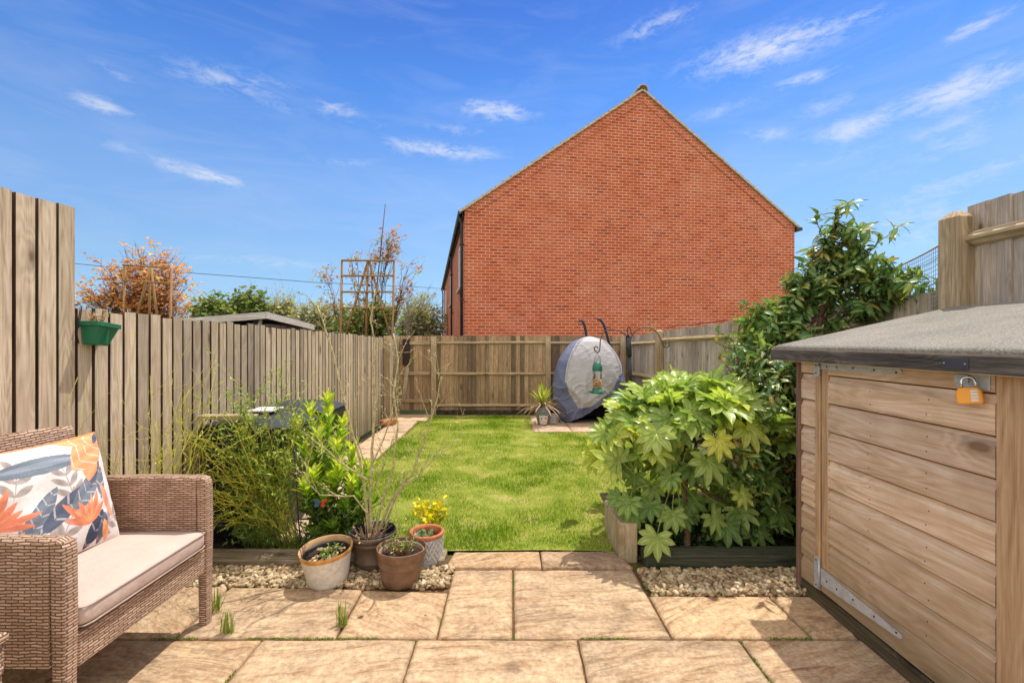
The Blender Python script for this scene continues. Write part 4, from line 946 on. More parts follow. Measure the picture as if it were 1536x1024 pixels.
# ------------------------------------------------------------------ wall planter on the left fence
WP = thing('hanging_planter', 'green plastic trough planter hooked over the left fence', 'planter', (LX+.02, 2.625, 1.53), (R(-7), 0, 0))
WP.scale = (.74,.80,.90)
gp = plain('green_plastic', (.025,.17,.085,1), .42, .45, .15, 10)
m = MB()
def trough(m, x0, x1a, x1b, ya, yb, z0, z1):
    m.hexa([(x0,-ya,z0),(x1a,-ya,z0),(x1a,ya,z0),(x0,ya,z0),(x0,-yb,z1),(x1b,-yb,z1),(x1b,yb,z1),(x0,yb,z1)])
trough(m, .01, .10, .14, .055, .085, 0, .112)
for z0, z1, e in ((.113,.142,.012),): 
    for a, b in (((.0,-.097,z0),(.15,-.083,z1)),((.0,.083,z0),(.15,.097,z1)),((.139,-.0825,z0),(.152,.0825,z1)),((-.002,-.0825,z0),(.009,.0825,z1))): m.bbox(a, b, .002)
m.box((.112,-.004,.01),(.142,.004,.11))
m.build('trough', gp, WP)
m = MB(); m.box((.01,-.080,.113),(.137,.080,.125)); m.build('soil', M['soil'], WP)
m = MB()
for y in (-.09,.0,.08): m.tube([(.0,y,.10),(.004,y,.18),(.005,y,.235),(-.02,y,.25),(-.05,y,.245),(-.055,y,.21)], .003, 6)
m.tube([(.0,-.094,.235),(-.0,-.10,.15),(.005,-.10,.05),(.01,-.085,.0)], .004, 5)
m.build('wire_hook', M['blackmetal'], WP)
def sprig_plant(name, label, cat, base, n, h, spread, mat, stemc, size=.02, tm=T_SMALL, per=7, group=None, r=.0016, up=.3):
    t_ = thing(name, label, cat, base, group=group); sm = MB(); pos = []; dd = []; nrm = []
    for i in range(n):
        a = random.uniform(0, 6.28); l = h*random.uniform(.5, 1.05); b0 = Vector((math.cos(a), math.sin(a), 0))*random.uniform(0, spread*.5)
        b1 = b0+Vector((math.cos(a)*spread*random.uniform(.2,1), math.sin(a)*spread*random.uniform(.2,1), l)); ps = curve(b0, b1, (0,0,l*.08), 5, l*.02); sm.tube(ps, [r*(1-.1*k) for k in range(6)], 4)
        for k in range(per):
            p, tt = at_(ps, random.uniform(.3, 1)); q = (tt*up+rv(.6)+Vector((0,0,.15))); pos.append(p); dd.append(q); nrm.append(Vector((0,0,1))+rv(.4))
    sm.build('stems', stemc, t_)
    if pos: leaves('leaves', pos, dd, nrm, size*(.6+.8*rng.random(len(pos))), tm, mat, t_)
    return t_
drytw = plain('dry_twig', (.40,.28,.18,1), .9, .1, .3); redtw = plain('reddish_twig', (.26,.10,.06,1), .8, .1, .3); greentw = plain('green_stem', (.22,.26,.05,1), .7, .2, .3)
lime = leafmat('lime_leaf', [(0, (.10,.22,.03,1)), (.6, (.24,.38,.06,1)), (1, (.45,.52,.14,1))]); dry = leafmat('dry_leaf', [(0, (.28,.15,.07,1)), (1, (.60,.45,.28,1))], .8, .2, .1)
sprig_plant('potted_plant', 'dry sprigs growing in the green trough planter on the fence', 'plant', (LX+.08, 2.625, 1.635), 10, .09, .07, dry, drytw, .02)

# ------------------------------------------------------------------ patio pots
cream = N('cream_glaze'); n0 = cream.noise(cream.coord(), 30, 5, .6); cream.bump(n0, .25, .004); cream_m = cream.fin(cream.ramp(n0, [(.3, (.56,.50,.42,1)), (.6, (.72,.67,.58,1)), (.8, (.78,.74,.66,1))]), .45, .4)
terra = plain('terracotta', (.48,.17,.075,1), .85, .2, .25, 20, bump=.3); ochre = plain('ochre_band', (.62,.29,.07,1), .6, .3, .3, 14); tanin = plain('tan_inside', (.52,.33,.17,1), .8, .2, .2)
brown = plain('brown_plastic', (.20,.115,.07,1), .5, .35, .2, 16, bump=.15); brown2 = plain('bronze_plastic', (.135,.09,.06,1), .45, .4, .2, 16)
greyp = plain('grey_glaze', (.42,.42,.41,1), .55, .35, .14, 24)
def mk_soil(r, z, parent, mat=None):
    m = MB(); n_ = 20; vs = [(0,0,z+.008)]
    for q in (.33,.66,1):
        for k in range(n_): a = 2*math.pi*k/n_; vs.append((r*q*math.cos(a), r*q*math.sin(a), z+.009*noise.noise(Vector((math.cos(a)*q*4, math.sin(a)*q*4, z*9)))))
    m.add(vs, [(0,1+k,1+(k+1)%n_) for k in range(n_)]+[(1+j*n_+k,1+(j+1)*n_+k,1+(j+1)*n_+(k+1)%n_,1+j*n_+(k+1)%n_) for j in range(2) for k in range(n_)], 0, True)
    return m.build('soil', mat or M['soil'], parent)
GRP = 'pots grouped on the left gravel strip'
# white pot, tilted
PW = thing('plant_pot', 'cream plant pot with an ochre rim leaning on the gravel', 'pot', (-1.195, 2.965, -.004), (R(5), R(-2.5), 0), GRP)
m = MB(); m.lathe([(.112,0),(.122,.004),(.128,.03),(.140,.10),(.1565,.197)], 48); m.build('body', cream_m, PW)
m = MB(); m.lathe([(.157,.196),(.162,.199),(.165,.210),(.166,.222),(.163,.227)], 48, rf=lambda a, z, r: r+.001*math.sin(a*3)); m.build('rim', ochre, PW)
m = MB(); m.lathe([(.163,.227),(.158,.224),(.152,.19),(.148,.15)], 48); m.build('inner_wall', tanin, PW)
m = MB(); m.lathe([(.144,.182),(.148,.188),(.144,.192),(.139,.186),(.136,.16)], 40); m.build('liner', M['black'], PW); mk_soil(.137, .166, PW)
o = leaves('pebbles', [(random.uniform(-.09,.09), random.uniform(-.09,.09), .172) for _ in range(60)], rng.standard_normal((60,3))*[1,1,.2], [(0,0,1)]*60, .009+.008*rng.random(60), (IV*np.array([1,.7,.5]), IF), peb, PW)
tag(o, kind='stuff')
sprig_plant('potted_plant', 'small pale green shoots in the cream pot', 'plant', (-1.20,2.965,.165), 16, .055, .07, lime, greentw, .022, T_LEAF, 5)
# back bronze pot with black liner
PB = thing('plant_pot', 'ribbed bronze pot with a black liner holding the tall bare shrub', 'pot', (-.965, 3.165, .0), (0,0,0), GRP)
m = MB(); m.lathe([(.10,0),(.112,.003),(.118,.04)], 48); m.lathe([(.118,.04),(.124,.045),(.126,.06),(.121,.066),(.136,.165),(.143,.168),(.145,.185),(.140,.19)], 96, rf=lambda a, z, r: r+(.0016*math.sin(a*48) if .06 < z < .166 else 0))
m.lathe([(.140,.19),(.150,.205),(.158,.208),(.160,.235),(.154,.238),(.149,.21)], 48); m.build('body', brown2, PB)
m = MB(); m.lathe([(.147,.228),(.152,.243),(.149,.247),(.143,.24),(.132,.19),(.126,.16)], 40, rf=lambda a, z, r: r+.003*math.sin(a*2)); m.build('liner', M['black'], PB); mk_soil(.13, .175, PB)
# brown front pot
PF = thing('plant_pot', 'plain brown plastic pot at the front right of the pot group', 'pot', (-.722, 2.955, -.002), (R(-1), R(1.5), 0), GRP)
m = MB(); m.lathe([(.112,0),(.120,.003),(.126,.05),(.136,.155),(.143,.16),(.152,.166),(.157,.215),(.158,.222),(.153,.224),(.150,.218),(.146,.165),(.142,.12)], 56, rf=lambda a, z, r: r+.0015*math.sin(a*2+.6)); m.build('body', brown, PF)
m = MB(); m.lathe([(.140,.193),(.1435,.197),(.141,.200),(.137,.196),(.134,.165)], 48); m.build('inner_rim', plain('pale_brown', (.36,.25,.18,1), .5, .3), PF); mk_soil(.136, .168, PF)
sprig_plant('potted_plant', 'reddish twigs and small green leaves in the brown plastic pot', 'plant', (-.722,2.955,.17), 46, .095, .10, lime, redtw, .020, T_LEAF, 3)
# grey carved pot
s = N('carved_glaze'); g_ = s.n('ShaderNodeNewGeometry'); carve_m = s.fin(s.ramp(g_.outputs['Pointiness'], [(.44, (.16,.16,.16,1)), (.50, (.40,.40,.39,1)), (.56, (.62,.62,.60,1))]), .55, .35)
PG = thing('plant_pot', 'grey pot carved with leaf shapes and a terracotta rim behind the brown pot', 'pot', (-.605, 3.215, .0), (0,R(1),0), GRP)
def carved(a, z, r):
    if z < .01 or z > .185: return r
    k = 5; best = 0
    for s_ in range(2):
        aa = (a*k/(2*math.pi)+s_*.5) % 1-.5; zz = (z-(.045 if s_ else .0))/.17
        d_ = abs(aa); w_ = math.sin(max(0, min(1, zz))*math.pi)
        if d_*1.0 < .45*w_: best = max(best, .6+.4*math.sin((zz*7-d_*9)*math.pi))
    return r+.0075*best
m = MB(); m.lathe([(.098,0),(.106,.003)]+[(.108+.004*k/44, .006+.184*k/44) for k in range(45)], 220, rf=carved); m.build('body', carve_m, PG)
m = MB(); m.lathe([(.111,.19),(.118,.192),(.122,.205),(.121,.216),(.114,.22),(.102,.216),(.098,.19),(.096,.15)], 48); m.build('rim', terra, PG); mk_soil(.098, .163, PG)
sprig_plant('potted_plant', 'low succulent leaves inside the grey carved pot', 'plant', (-.60,3.215,.165), 14, .035, .06, leafmat('succulent', [(0,(.14,.24,.12,1)),(1,(.30,.42,.22,1))]), greentw, .026, T_ROUND, 5)
# yellow flowering plant beyond the grey pot
yl = leafmat('yellow_flower', [(0, (.35,.42,.03,1)), (.4, (.68,.60,.02,1)), (1, (.86,.72,.02,1))]); 
sprig_plant('yellow_plant', 'small plant with bright yellow tips on the lawn edge behind the carved pot', 'plant', tuple(G(640,800)+Vector((0,.05,0))), 30, .24, .13, yl, greentw, .045, T_ROUND, 7)
# bare shrub in the bronze pot
bark = plain('olive_bark', (.46,.41,.20,1), .75, .2, .35, 40)
BS = thing('bare_shrub', 'tall bare shrub with olive stems rising from the bronze pot', 'shrub', (-.965,3.165,.19))
m = MB(); D0 = 3.16
def poly(pts, d0, d1, r0, r1):
    ps = [P(x, y, d0+(d1-d0)*k/(len(pts)-1))-Vector(BS.location) for k, (x, y) in enumerate(pts)]
    q = []
    for a, b in zip(ps, ps[1:]):
        for k in range(3): q.append(a.lerp(b, k/3)+rv(.0022))
    q.append(ps[-1]); n = len(q); m.tube(q, [1.35*(r0+(r1-r0)*k/(n-1)) for k in range(n)], 6); return q
stems = [([(553,806),(548,740),(540,690),(525,630),(512,585),(500,530),(487,490),(476,458)],3.16,3.25,.0085,.0035),
 ([(556,808),(556,740),(558,690),(560,640),(563,600),(559,560),(564,520),(556,480),(562,435)],3.16,3.10,.0095,.0032),
 ([(560,806),(574,752),(590,700),(597,640),(590,590),(598,540),(590,500)],3.17,3.3,.008,.003),
 ([(562,806),(588,748),(620,705),(640,650),(655,600),(662,565)],3.18,3.05,.009,.0028),
 ([(556,722),(520,700),(490,675),(464,655)],3.15,2.95,.0055,.0028), ([(555,775),(530,744),(480,742),(463,725),(462,690)],3.16,3.0,.005,.0022),
 ([(575,800),(592,748),(606,728),(650,690),(692,655)],3.2,3.35,.007,.0022), ([(556,700),(575,660),(588,620),(594,570)],3.15,3.4,.005,.0022),
 ([(578,760),(562,730),(575,700),(590,655)],3.2,3.1,.004,.002), ([(604,700),(590,730),(600,800)],3.1,3.1,.002,.002), ([(550,700),(536,660),(533,600),(545,560)],3.15,3.1,.004,.002)]
qs = [poly(*s_) for s_ in stems]
buds = []; bd = []
def twig(p, d_, l, r_, lev):
    q = [p]; dd_ = Vector(d_).normalized()
    for k in range(5): dd_ = (dd_+rv(.16)+Vector((0,0,.05))).normalized(); q.append(q[-1]+dd_*l/5)
    m.tube(q, [r_*(1-.12*k) for k in range(6)], 4)
    for k in range(2): pp, tt = at_(q, random.uniform(.3,1)); buds.append(pp); bd.append(tt+rv(.6))
    if lev: 
        for _ in range(random.randint(1,3)): pp, tt = at_(q, random.uniform(.25,.9)); twig(pp, tt+rv(.5), l*.55, r_*.6, lev-1)
for q in qs[:9]:
    for _ in range(9):
        pp, tt = at_(q, random.uniform(.35,1)); twig(pp, tt*.7+rv(.55)+Vector((0,0,.2)), random.uniform(.08,.24), .0026, 1)
m.build('stems', bark, BS)
leaves('buds', buds, bd, [(0,0,1)]*len(buds), .016, T_SMALL, leafmat('pale_bud', [(0,(.35,.25,.13,1)),(1,(.62,.50,.34,1))], .8, .2), BS)
sprig_plant('dry_stalks', 'cut dry straw coloured stalks in the bronze pot', 'plant', (-.975,3.10,.185), 42, .13, .13, dry, drytw, .022, T_SMALL, 1, r=.0028)
# thin stake and butterfly
m = MB(); m.tube([P(451,818,3.32),P(447,770,3.32),P(444,720,3.33),P(442,668,3.33)], .0045, 6); tag(m.build('garden_stake', M['blackmetal']), 'thin black stake standing in the soil left of the cream pot', 'stake')
BF = thing('butterfly_ornament', 'red and blue butterfly ornament on a wire in the green bush', 'ornament', tuple(P(480,756,3.05)), (R(20),R(10),R(30)))
def wing(sx, mat, nm):
    m = MB(); pr = [(0,0),(.010,.022),(.030,.034),(.042,.028),(.040,.012),(.024,.0),(.034,-.012),(.028,-.028),(.012,-.022)]; n = len(pr)
    m.add([(sx*a, -.002+abs(a)*.35, b) for a,b in pr]+[(sx*a, .001+abs(a)*.35, b) for a,b in pr], [tuple(range(n)), tuple(range(2*n-1,n-1,-1))]+[(k,(k+1)%n,n+(k+1)%n,n+k) for k in range(n)]); m.build(nm, mat, BF)
wing(1, plain('red_enamel', (.70,.07,.03,1), .4, .5), 'wing'); wing(-1, plain('blue_enamel', (.03,.10,.22,1), .4, .5), 'wing')
m = MB(); m.tube([(0,0,-.03),(0,-.004,0),(0,0,.026)], [.003,.005,.003], 8); m.tube([(0,0,-.03),(.01,.02,-.2),(.02,.03,-.5)], .0016, 5); m.build('body', M['blackmetal'], BF)

# grass tufts in the joints and fallen leaves
tuftm = leafmat('tuft_blades', [(0, (.14,.24,.03,1)), (.6, (.26,.36,.05,1)), (1, (.55,.48,.20,1))], .5, .3)
def tuft(label, x, y, n, h, spread=.02, lean=.35):
    a = rng.random(n)*6.28; l = lean*rng.random(n)
    d_ = np.stack([np.cos(a)*l, np.sin(a)*l, np.ones(n)], 1); p = np.stack([x+spread*rng.standard_normal(n), y+spread*.4*rng.standard_normal(n), np.full(n, -.01)], 1)
    o = leaves('grass_tuft', p, d_, np.stack([np.cos(a), np.sin(a), .1*a], 1), h*(.45+.6*rng.random(n)), (T_GRASS[0], T_GRASS[1]), tuftm, wid=.55); tag(o, label, 'grass tuft', group='grass tufts in the patio joints')
tuft('thin pale grass tuft in the slab joint in front of the cream pot', -.93, 2.50, 46, .15, .018, .7)
tuft('upright green grass tuft just right of the armchair leg', -1.52, 2.43, 40, .145, .018, .3)
tuft('broad leaning grass tuft behind the armchair leg', -1.72, 2.62, 44, .16, .03, .9)
tuft('small green tuft at the front edge of the left gravel', -1.33, 2.90, 40, .04, .04, 1.2)
tuft('tiny weed tuft between slabs beside the storage shed', 1.60, 2.45, 36, .035, .02, 1.4)
tuft('tuft by the front corner of the right gravel', .93, 2.83, 40, .04, .03, 1.4)
moss = leafmat('moss', [(0, (.09,.16,.02,1)), (1, (.24,.30,.05,1))], .9, .1)
n_ = 3000; mx_ = rng.uniform(-2.6, 2.2, n_); my_ = 2.388+.004*rng.standard_normal(n_); kk = np.array([noise.noise(Vector((x*3.1, 0, 4))) > .18 or -1.40 < x < -.80 for x in mx_])
jx = rng.choice([-1.308,-.5,.342,1.185], 1500); jy = rng.uniform(1.6,2.38,1500); k2 = np.array([noise.noise(Vector((x*3, y*5, 7))) > .12 for x, y in zip(jx, jy)])
mp_ = np.concatenate([np.stack([mx_,my_],1)[kk], np.stack([jx+.003*rng.standard_normal(1500),jy],1)[k2]]); n_ = len(mp_)
o = leaves('moss', np.concatenate([mp_, np.full((n_,1), -.012)], 1), rng.standard_normal((n_,3))*.5+[0,0,1], rng.standard_normal((n_,3)), .006+.008*rng.random(n_), T_SMALL, moss); tag(o, 'green moss growing along the joints between the patio slabs', 'moss', kind='stuff')
for k, (px, py, sz, lb) in enumerate(((537,925,.045,'pinkish curled fallen leaf on the slab below the pots'), (637,921,.022,'small orange fallen leaf on the slab right of the brown pot'), (972,872,.035,'orange leaf litter scrap at the left end of the right gravel'), (677,866,.025,'tan fallen leaf at the right end of the left gravel'), (1262,897,.03,'pale leaf scrap on the shaded slab beside the storage shed'))):
    g = G(px, py); o = leaves('fallen_leaf', [(0,0,0)], [(1,.3,.15)], [(.1,.3,1)], sz, (np.array(T_ROUND[0])*[1,1,-1.6], T_ROUND[1]), dry, rnd=[.5+.1*k]); o.location = (g.x, g.y, .014+.0)
    tag(o, lb, 'leaf', 'fallen leaves on the patio')
# ------------------------------------------------------------------ egg chair under its cover
EG = thing('egg_chair', 'covered egg shaped garden swing chair on the slab pad at the back', 'garden chair', tuple(Vector((1.50, 8.88, .03))))
def cloth(name, lo, hi):
    s = N(name); v = s.coord((1, 1, 1)); m1 = s.n('ShaderNodeMapping'); m1.inputs['Rotation'].default_value = (0, R(35), 0); m1.inputs['Scale'].default_value = (1, 1, 3.2); s.l(v, m1.inputs[0])
    a = s.noise(m1.outputs[0], 4.5, 6, .6, 1.2); b_ = s.noise(v, 2.2, 4, .6); c = s.ramp(b_, [(.3, lo), (.7, hi)]); cr_ = s.math('ABSOLUTE', s.math('SUBTRACT', a, .5))
    s.bump(s.math('ADD', s.math('MULTIPLY', cr_, -1.6), s.math('MULTIPLY', b_, .6)), .55, .05); return s.fin(c, .72, .25)
grl = cloth('light_cover_cloth', (.40,.385,.40,1), (.50,.485,.50,1)); grd = cloth('slate_cover_cloth', (.12,.14,.24,1), (.20,.22,.33,1))
def egg():
    """closed cloth hood; z from the hem to the crown, angle 0 faces the camera"""
    nu, nv = 220, 120; ztop = 1.62; vs = []; mi = []
    hz = np.linspace(0, 1.62, 200); hx = np.interp(hz, [0,.15,.4,.65,.9,1.15,1.35,1.5,1.58], [.54,.60,.665,.69,.670,.60,.48,.35,.24]); ker = np.ones(25)/25
    hx = np.convolve(np.pad(hx, 12, 'edge'), ker, 'valid'); hx *= np.clip((1.62-hz)/.10, 0, 1)**.5
    def hw(z): return float(np.interp(z, hz, hx))
    def hem(x, front):
        if not front: return .02
        pts = [(-.7,.0),(-.58,.0),(-.42,.03),(-.25,.10),(-.05,.20),(.05,.30),(.18,.36),(.34,.34),(.44,.16),(.52,.03),(.7,.05)]
        for (a,b),(c,d_) in zip(pts, pts[1:]):
            if x <= c: t_ = (x-a)/(c-a); return b+(d_-b)*t_
        return .05
    def pos(i, j):
        a = 2*math.pi*i/nu; cx = math.sin(a); cy = -math.cos(a); front = cy < .25
        X0 = math.copysign(abs(cx)**.8, cx)
        zb = hem(X0*.62, front)*(1 if cy < -.05 else max(0, (.25-cy)/.3) if front else 1)
        v = j/nv; z = zb+(ztop-zb)*(1-(1-v)**1.25) if True else 0
        h = hw(z); x = h*X0; y = (h*.68)*math.copysign(abs(cy)**.85, cy)
        # gathers and creases
        p = Vector((x*2.2, z*2.0, y)); rdg = (1-abs(noise.noise(Vector((x*3.0+z*1.6, z*2.2-x*.7, 3)))*2.0))**3
        c2 = (1-abs(noise.noise(Vector((x*5-z*3.5, z*3.5+x*1.2, 8)))*2.2))**4
        low = max(0, min(1, (1.0-z)/.7))
        big = noise.noise(Vector((x*1.5+z*1.1, z*1.3-x*.5, 5))); dsp = .085*rdg*(low+.12)+.035*c2*(.15+low)+.08*big*(.3+low)+.004*noise.noise(p*4)
        if front: y -= dsp*abs(cy)
        x += dsp*.4*cx
        return x, y, z
    for j in range(nv+1):
        for i in range(nu): vs.append(pos(i, j))
    m = MB()
    for j in range(nv):
        for i in range(nu):
            x, y, z = vs[j*nu+i]; a = 2*math.pi*i/nu
            lim_l = -.52+.10*max(0, z-.9)+.35*max(0, .55-z)*.6; lim_r = .44-.0*z
            wl = hw(z)*.86
            zl_ = .46-.22*(x+.1)*(1 if x < .1 else -1.6) if True else 0
            zlow = float(np.interp(x, [-.5,-.44,-.28,-.05,.12,.35,.5], [.75,.55,.28,.30,.44,.62,.88]))
            light = (math.cos(a) > .0) and x > -hw(z)*.74 and x < min(hw(z)*.9, .56) and z > zlow
            k = 0 if light else 1
            m.f.append((j*nu+i, j*nu+(i+1)%nu, (j+1)*nu+(i+1)%nu, (j+1)*nu+i)); m.mi.append(k); m.sm.append(True)
    m.v = vs; o = m.build('cover', [grl, grd], EG)
    # piping seam along the edge of the light panel
    mm = MB(); ps = []
    for sg in (-1, 1):
        ps = []
        for k in range(26):
            z = (.66 if sg < 0 else .9)+(1.58-(.66 if sg < 0 else .9))*k/25; x = (hw(z)*.74 if sg < 0 else min(hw(z)*.9, .56))*sg; h = hw(z)
            if h < .12: continue
            cx = min(1, abs(x)/h)**(1/.8); cy = math.sqrt(max(0, 1-cx*cx)); y = -(h*.68)*cy**.85
            ps.append((x, y-.035, z+.004))
        mm.tube(ps, .008, 6)
    mm.build('piping', plain('seam_piping', (.60,.59,.60,1), .7, .2), o)
egg()
m = MB(); m.tube([(-.36,-.12,.012),(.36,-.12,.012)], .02, 8); m.tube([(-.30,-.1,.0),(-.02,-.14,.42)], .014, 6); m.tube([(.02,-.14,.42),(.24,-.12,.0)], .014, 6); m.tube([(-.4,.25,.012),(.4,.25,.012)], .02, 8); m.tube([(-.36,-.12,.012),(-.4,.25,.012)], .018, 8); m.tube([(.36,-.12,.012),(.4,.25,.012)], .018, 8)
m.build('base_frame', M['blackmetal'], EG)
m = MB(); m.lathe([(0,.06),(.40,.07),(.45,.15),(.46,.35),(.40,.42),(0,.42)], 30, 0, Matrix.Diagonal((1,.4,1,1)) @ Matrix.Translation((0,.05,0))); m.build('seat_shell', plain('dark_inside', (.012,.013,.018,1), .9, .1), EG)
for sx, px, y0_ in ((-1,-.05,0),(1,.30,0)):
    m = MB(); a = .0
    tip = P(870 if sx < 0 else 897, 480 if sx < 0 else 478, 9.0)-Vector(EG.location); bot = P(882 if sx < 0 else 915, 520, 9.25)-Vector(EG.location)
    q = [tip+Vector((-.005,-.02,-.012)), tip+Vector((.03,0,.0)), tip.lerp(bot,.25)+Vector((.045,0,.05)), tip.lerp(bot,.5)+Vector((.035,0,.05)), tip.lerp(bot,.8)+Vector((.01,0,.02)), bot, bot+Vector((.0,0,-.35))]
    qq = []
    for k in range(len(q)-1):
        for j in range(4): qq.append(q[k].lerp(q[k+1], j/4))
    qq.append(q[-1]); 
    for _ in range(3): qq = [qq[0]]+[(qq[k-1]+qq[k]*2+qq[k+1])/4 for k in range(1, len(qq)-1)]+[qq[-1]]
    m.tube(qq, .026, 10); m.build('support_arm', plain('navy_metal', (.03,.04,.07,1), .3, .6, .1), EG)
m = MB(); m.tube([(-.62,-.30,.0),(-.60,-.28,-.018),(-.57,-.36,-.012)], .012, 5); m.tube([(-.6,-.25,.08),(-.61,-.3,.0)], .012, 5); m.build('tie_cord', grd, EG)

# ------------------------------------------------------------------ cordyceps: spiky plant in its vase, white block
sp0 = Vector((.405, 8.55, .03))
VS = thing('face_vase', 'small grey glazed vase with a cream front on the corner of the slab pad', 'vase', tuple(P(815,628,8.35)))
VS.location = (.57, 8.35, .032)
m = MB(); m.lathe([(0,0),(.085,0),(.10,.03),(.125,.12),(.135,.20),(.13,.27),(.118,.30),(.125,.315),(.116,.32),(.10,.29)], 36); m.build('body', plain('grey_vase_glaze', (.20,.21,.22,1), .3, .5, .3), VS)
m = MB(); nn2 = 12; vv = []
for j in range(9):
    z = .015+.165*j/8; r_ = .10+(.135-.10)*min(1, z/.2)+.004
    for i in range(nn2+1): a = -math.pi/2+(-.62+1.24*i/nn2); e = .008*math.exp(-((i-6)/1.5)**2)*math.exp(-((j-4)/1.7)**2)-.004*math.exp(-((abs(i-6)-2.5)/1)**2)*math.exp(-((j-5.5)/.9)**2); vv.append(((r_+e)*math.cos(a), (r_+e)*math.sin(a), z))
m.add(vv, [(j*(nn2+1)+i, j*(nn2+1)+i+1, (j+1)*(nn2+1)+i+1, (j+1)*(nn2+1)+i) for j in range(8) for i in range(nn2)], 0, True); m.build('cream_front', cream_m, VS)
YU = thing('spiky_plant', 'spiky yellow green plant with drooping dead lower leaves in the grey vase', 'plant', (.57, 8.35, .33))
def strap(n, l, elev, droop, mat, nm, w=.045):
    a = rng.random(n)*6.28; e = elev+.25*rng.standard_normal(n); d_ = np.stack([np.cos(a)*np.cos(e), np.sin(a)*np.cos(e), np.sin(e)], 1)
    leaves(nm, rng.standard_normal((n,3))*.012+[0,0,.05], d_, np.stack([-np.cos(a)*np.sin(e), -np.sin(a)*np.sin(e), np.cos(e)], 1), l*(.75+.4*rng.random(n)), blade(w, droop, .01, (0,.3,.65,1), (.7,1,.7,0)), mat, YU)
strap(46, .42, 1.1, .1, leafmat('yucca_leaf', [(0, (.16,.24,.04,1)), (.6, (.38,.44,.08,1)), (1, (.60,.58,.18,1))]), 'leaves')
strap(34, .46, .30, .75, leafmat('dead_strap', [(0, (.35,.23,.14,1)), (1, (.62,.45,.32,1))], .8, .2), 'dead_leaves', .03)
m = MB(); m.tube([(0,0,-.06),(0,0,.06)], .03, 8); m.build('stem', drytw, YU)
m = MB(); m.bbox((-.06,-.05,0),(.06,.05,.19), .01); o = m.build('stone_block', plain('pale_block', (.42,.41,.42,1), .8, .2, .12)); o.location = (.755, 8.42, .033); tag(o, 'small pale square planter block between the vase and the covered chair', 'planter')
m = MB(); m.bbox((-.16,-.07,0),(.16,.07,.11), .02); o = m.build('terracotta_trough', terra); o.location = (-2.27, 8.35, .02); o.rotation_euler = (0,0,R(60)); tag(o, 'low terracotta trough by the gate post at the end of the path', 'planter')

# ------------------------------------------------------------------ bird feeding pole and feeder
DP = 4.25
BP = thing('bird_feeder_pole', 'black pole with two curled arms standing among the broad leaves', 'pole', tuple(G(962,766)+Vector((0,0,.0))))
BP.location = (1.20, DP, 0)
L0 = Vector(BP.location); pp = lambda x, y, d=DP: P(x, y, d)-L0
m = MB(); m.tube([pp(962,766), pp(957,700), pp(950,612)], .010, 8); m.tube([pp(950,612), pp(945,560), pp(944,533)], .018, 10); m.tube([pp(944,534), pp(942,506)], .025, 10); m.tube([pp(942,506), pp(942,500)], [.02,.008], 10); m.build('shaft', M['blackmetal'], BP)
def smooth(q, it=3, sub=5):
    r_ = []
    for a, b in zip(q, q[1:]): r_ += [a.lerp(b, k/sub) for k in range(sub)]
    r_.append(q[-1])
    for _ in range(it*3): r_ = [r_[0]]+[(r_[k-1]+r_[k]*2+r_[k+1])/4 for k in range(1, len(r_)-1)]+[r_[-1]]
    return r_
rust = plain('rusty_metal', (.09,.06,.045,1), .55, .4, .4, 60)
m = MB(); m.tube(smooth([pp(942,512), pp(939,502), pp(928,495), pp(915,493), pp(905,498), pp(900,510), pp(900,525), pp(897,529), pp(892,526), pp(891,521), pp(895,519), pp(897,522)], 1, 4), .0055, 6); m.build('hook_arm', rust, BP)
m = MB(); m.tube(smooth([pp(944,512), pp(950,499), pp(960,492), pp(972,491), pp(984,496), pp(991,508), pp(994,518), pp(1000,522), pp(1004,518), pp(1003,513), pp(998,513), pp(998,517)], 1, 4), .0055, 6); m.build('hook_arm', rust, BP)
m = MB(); m.tube(smooth([pp(941,502), pp(941,494), pp(943,488), pp(946,494), pp(947,502)], 1, 4), .005, 6); m.build('finial', rust, BP)
FD = thing('bird_feeder', 'green capped clear tube bird feeder part filled with peanuts hanging from the left arm', 'bird feeder', tuple(P(896,590,DP)))
m = MB(); gf = plain('feeder_green', (.02,.15,.09,1), .35, .5, .15)
h_ = (590-540)/F*DP; rr = .044
m.lathe([(0,.0),(.05,0),(.062,.006),(.062,.016),(.048,.018),(.046,.05),(.0,.05)], 24)
for k in range(4): q = k*math.pi/2+.3; m.tube([(math.cos(q)*.045,math.sin(q)*.045,.02),(math.cos(q)*.085,math.sin(q)*.085,.018)], .006, 6)
m.build('tray', gf, FD)
s = N('clear_tube'); s.b.inputs['Transmission Weight'].default_value = 1; s.b.inputs['IOR'].default_value = 1.12; tube_m = s.fin((.93,.95,.95,1), .05, .5)
m = MB(); m.lathe([(.043,.05),(.043,.215)], 24); m.build('tube', tube_m, FD)
pn = leafmat('peanut', [(0, (.42,.20,.08,1)), (.5, (.62,.36,.16,1)), (1, (.80,.58,.34,1))], .7, 0)
n_ = 420; a = rng.random(n_)*6.28; r_ = .036*np.sqrt(rng.random(n_)); z_ = .055+.075*rng.random(n_)
o = leaves('peanuts', np.stack([np.cos(a)*r_, np.sin(a)*r_, z_], 1), rng.standard_normal((n_,3)), rng.standard_normal((n_,3)), .0085, (IV*np.array([1,.6,.6]), IF), pn, FD); tag(o, kind='stuff')
m = MB(); m.lathe([(.046,.21),(.047,.225),(.045,.25),(.032,.285),(.012,.30),(.0,.302)], 24); m.build('cap', gf, FD)
m = MB(); m.tube([(-.036,0,.24),(-.025,0,.33),(0,0,.375),(.004,0,.385)], .0018, 5); m.tube([(.036,0,.24),(.025,0,.33),(0,0,.375)], .0018, 5); m.build('wire_handle', M['blackmetal'], FD)

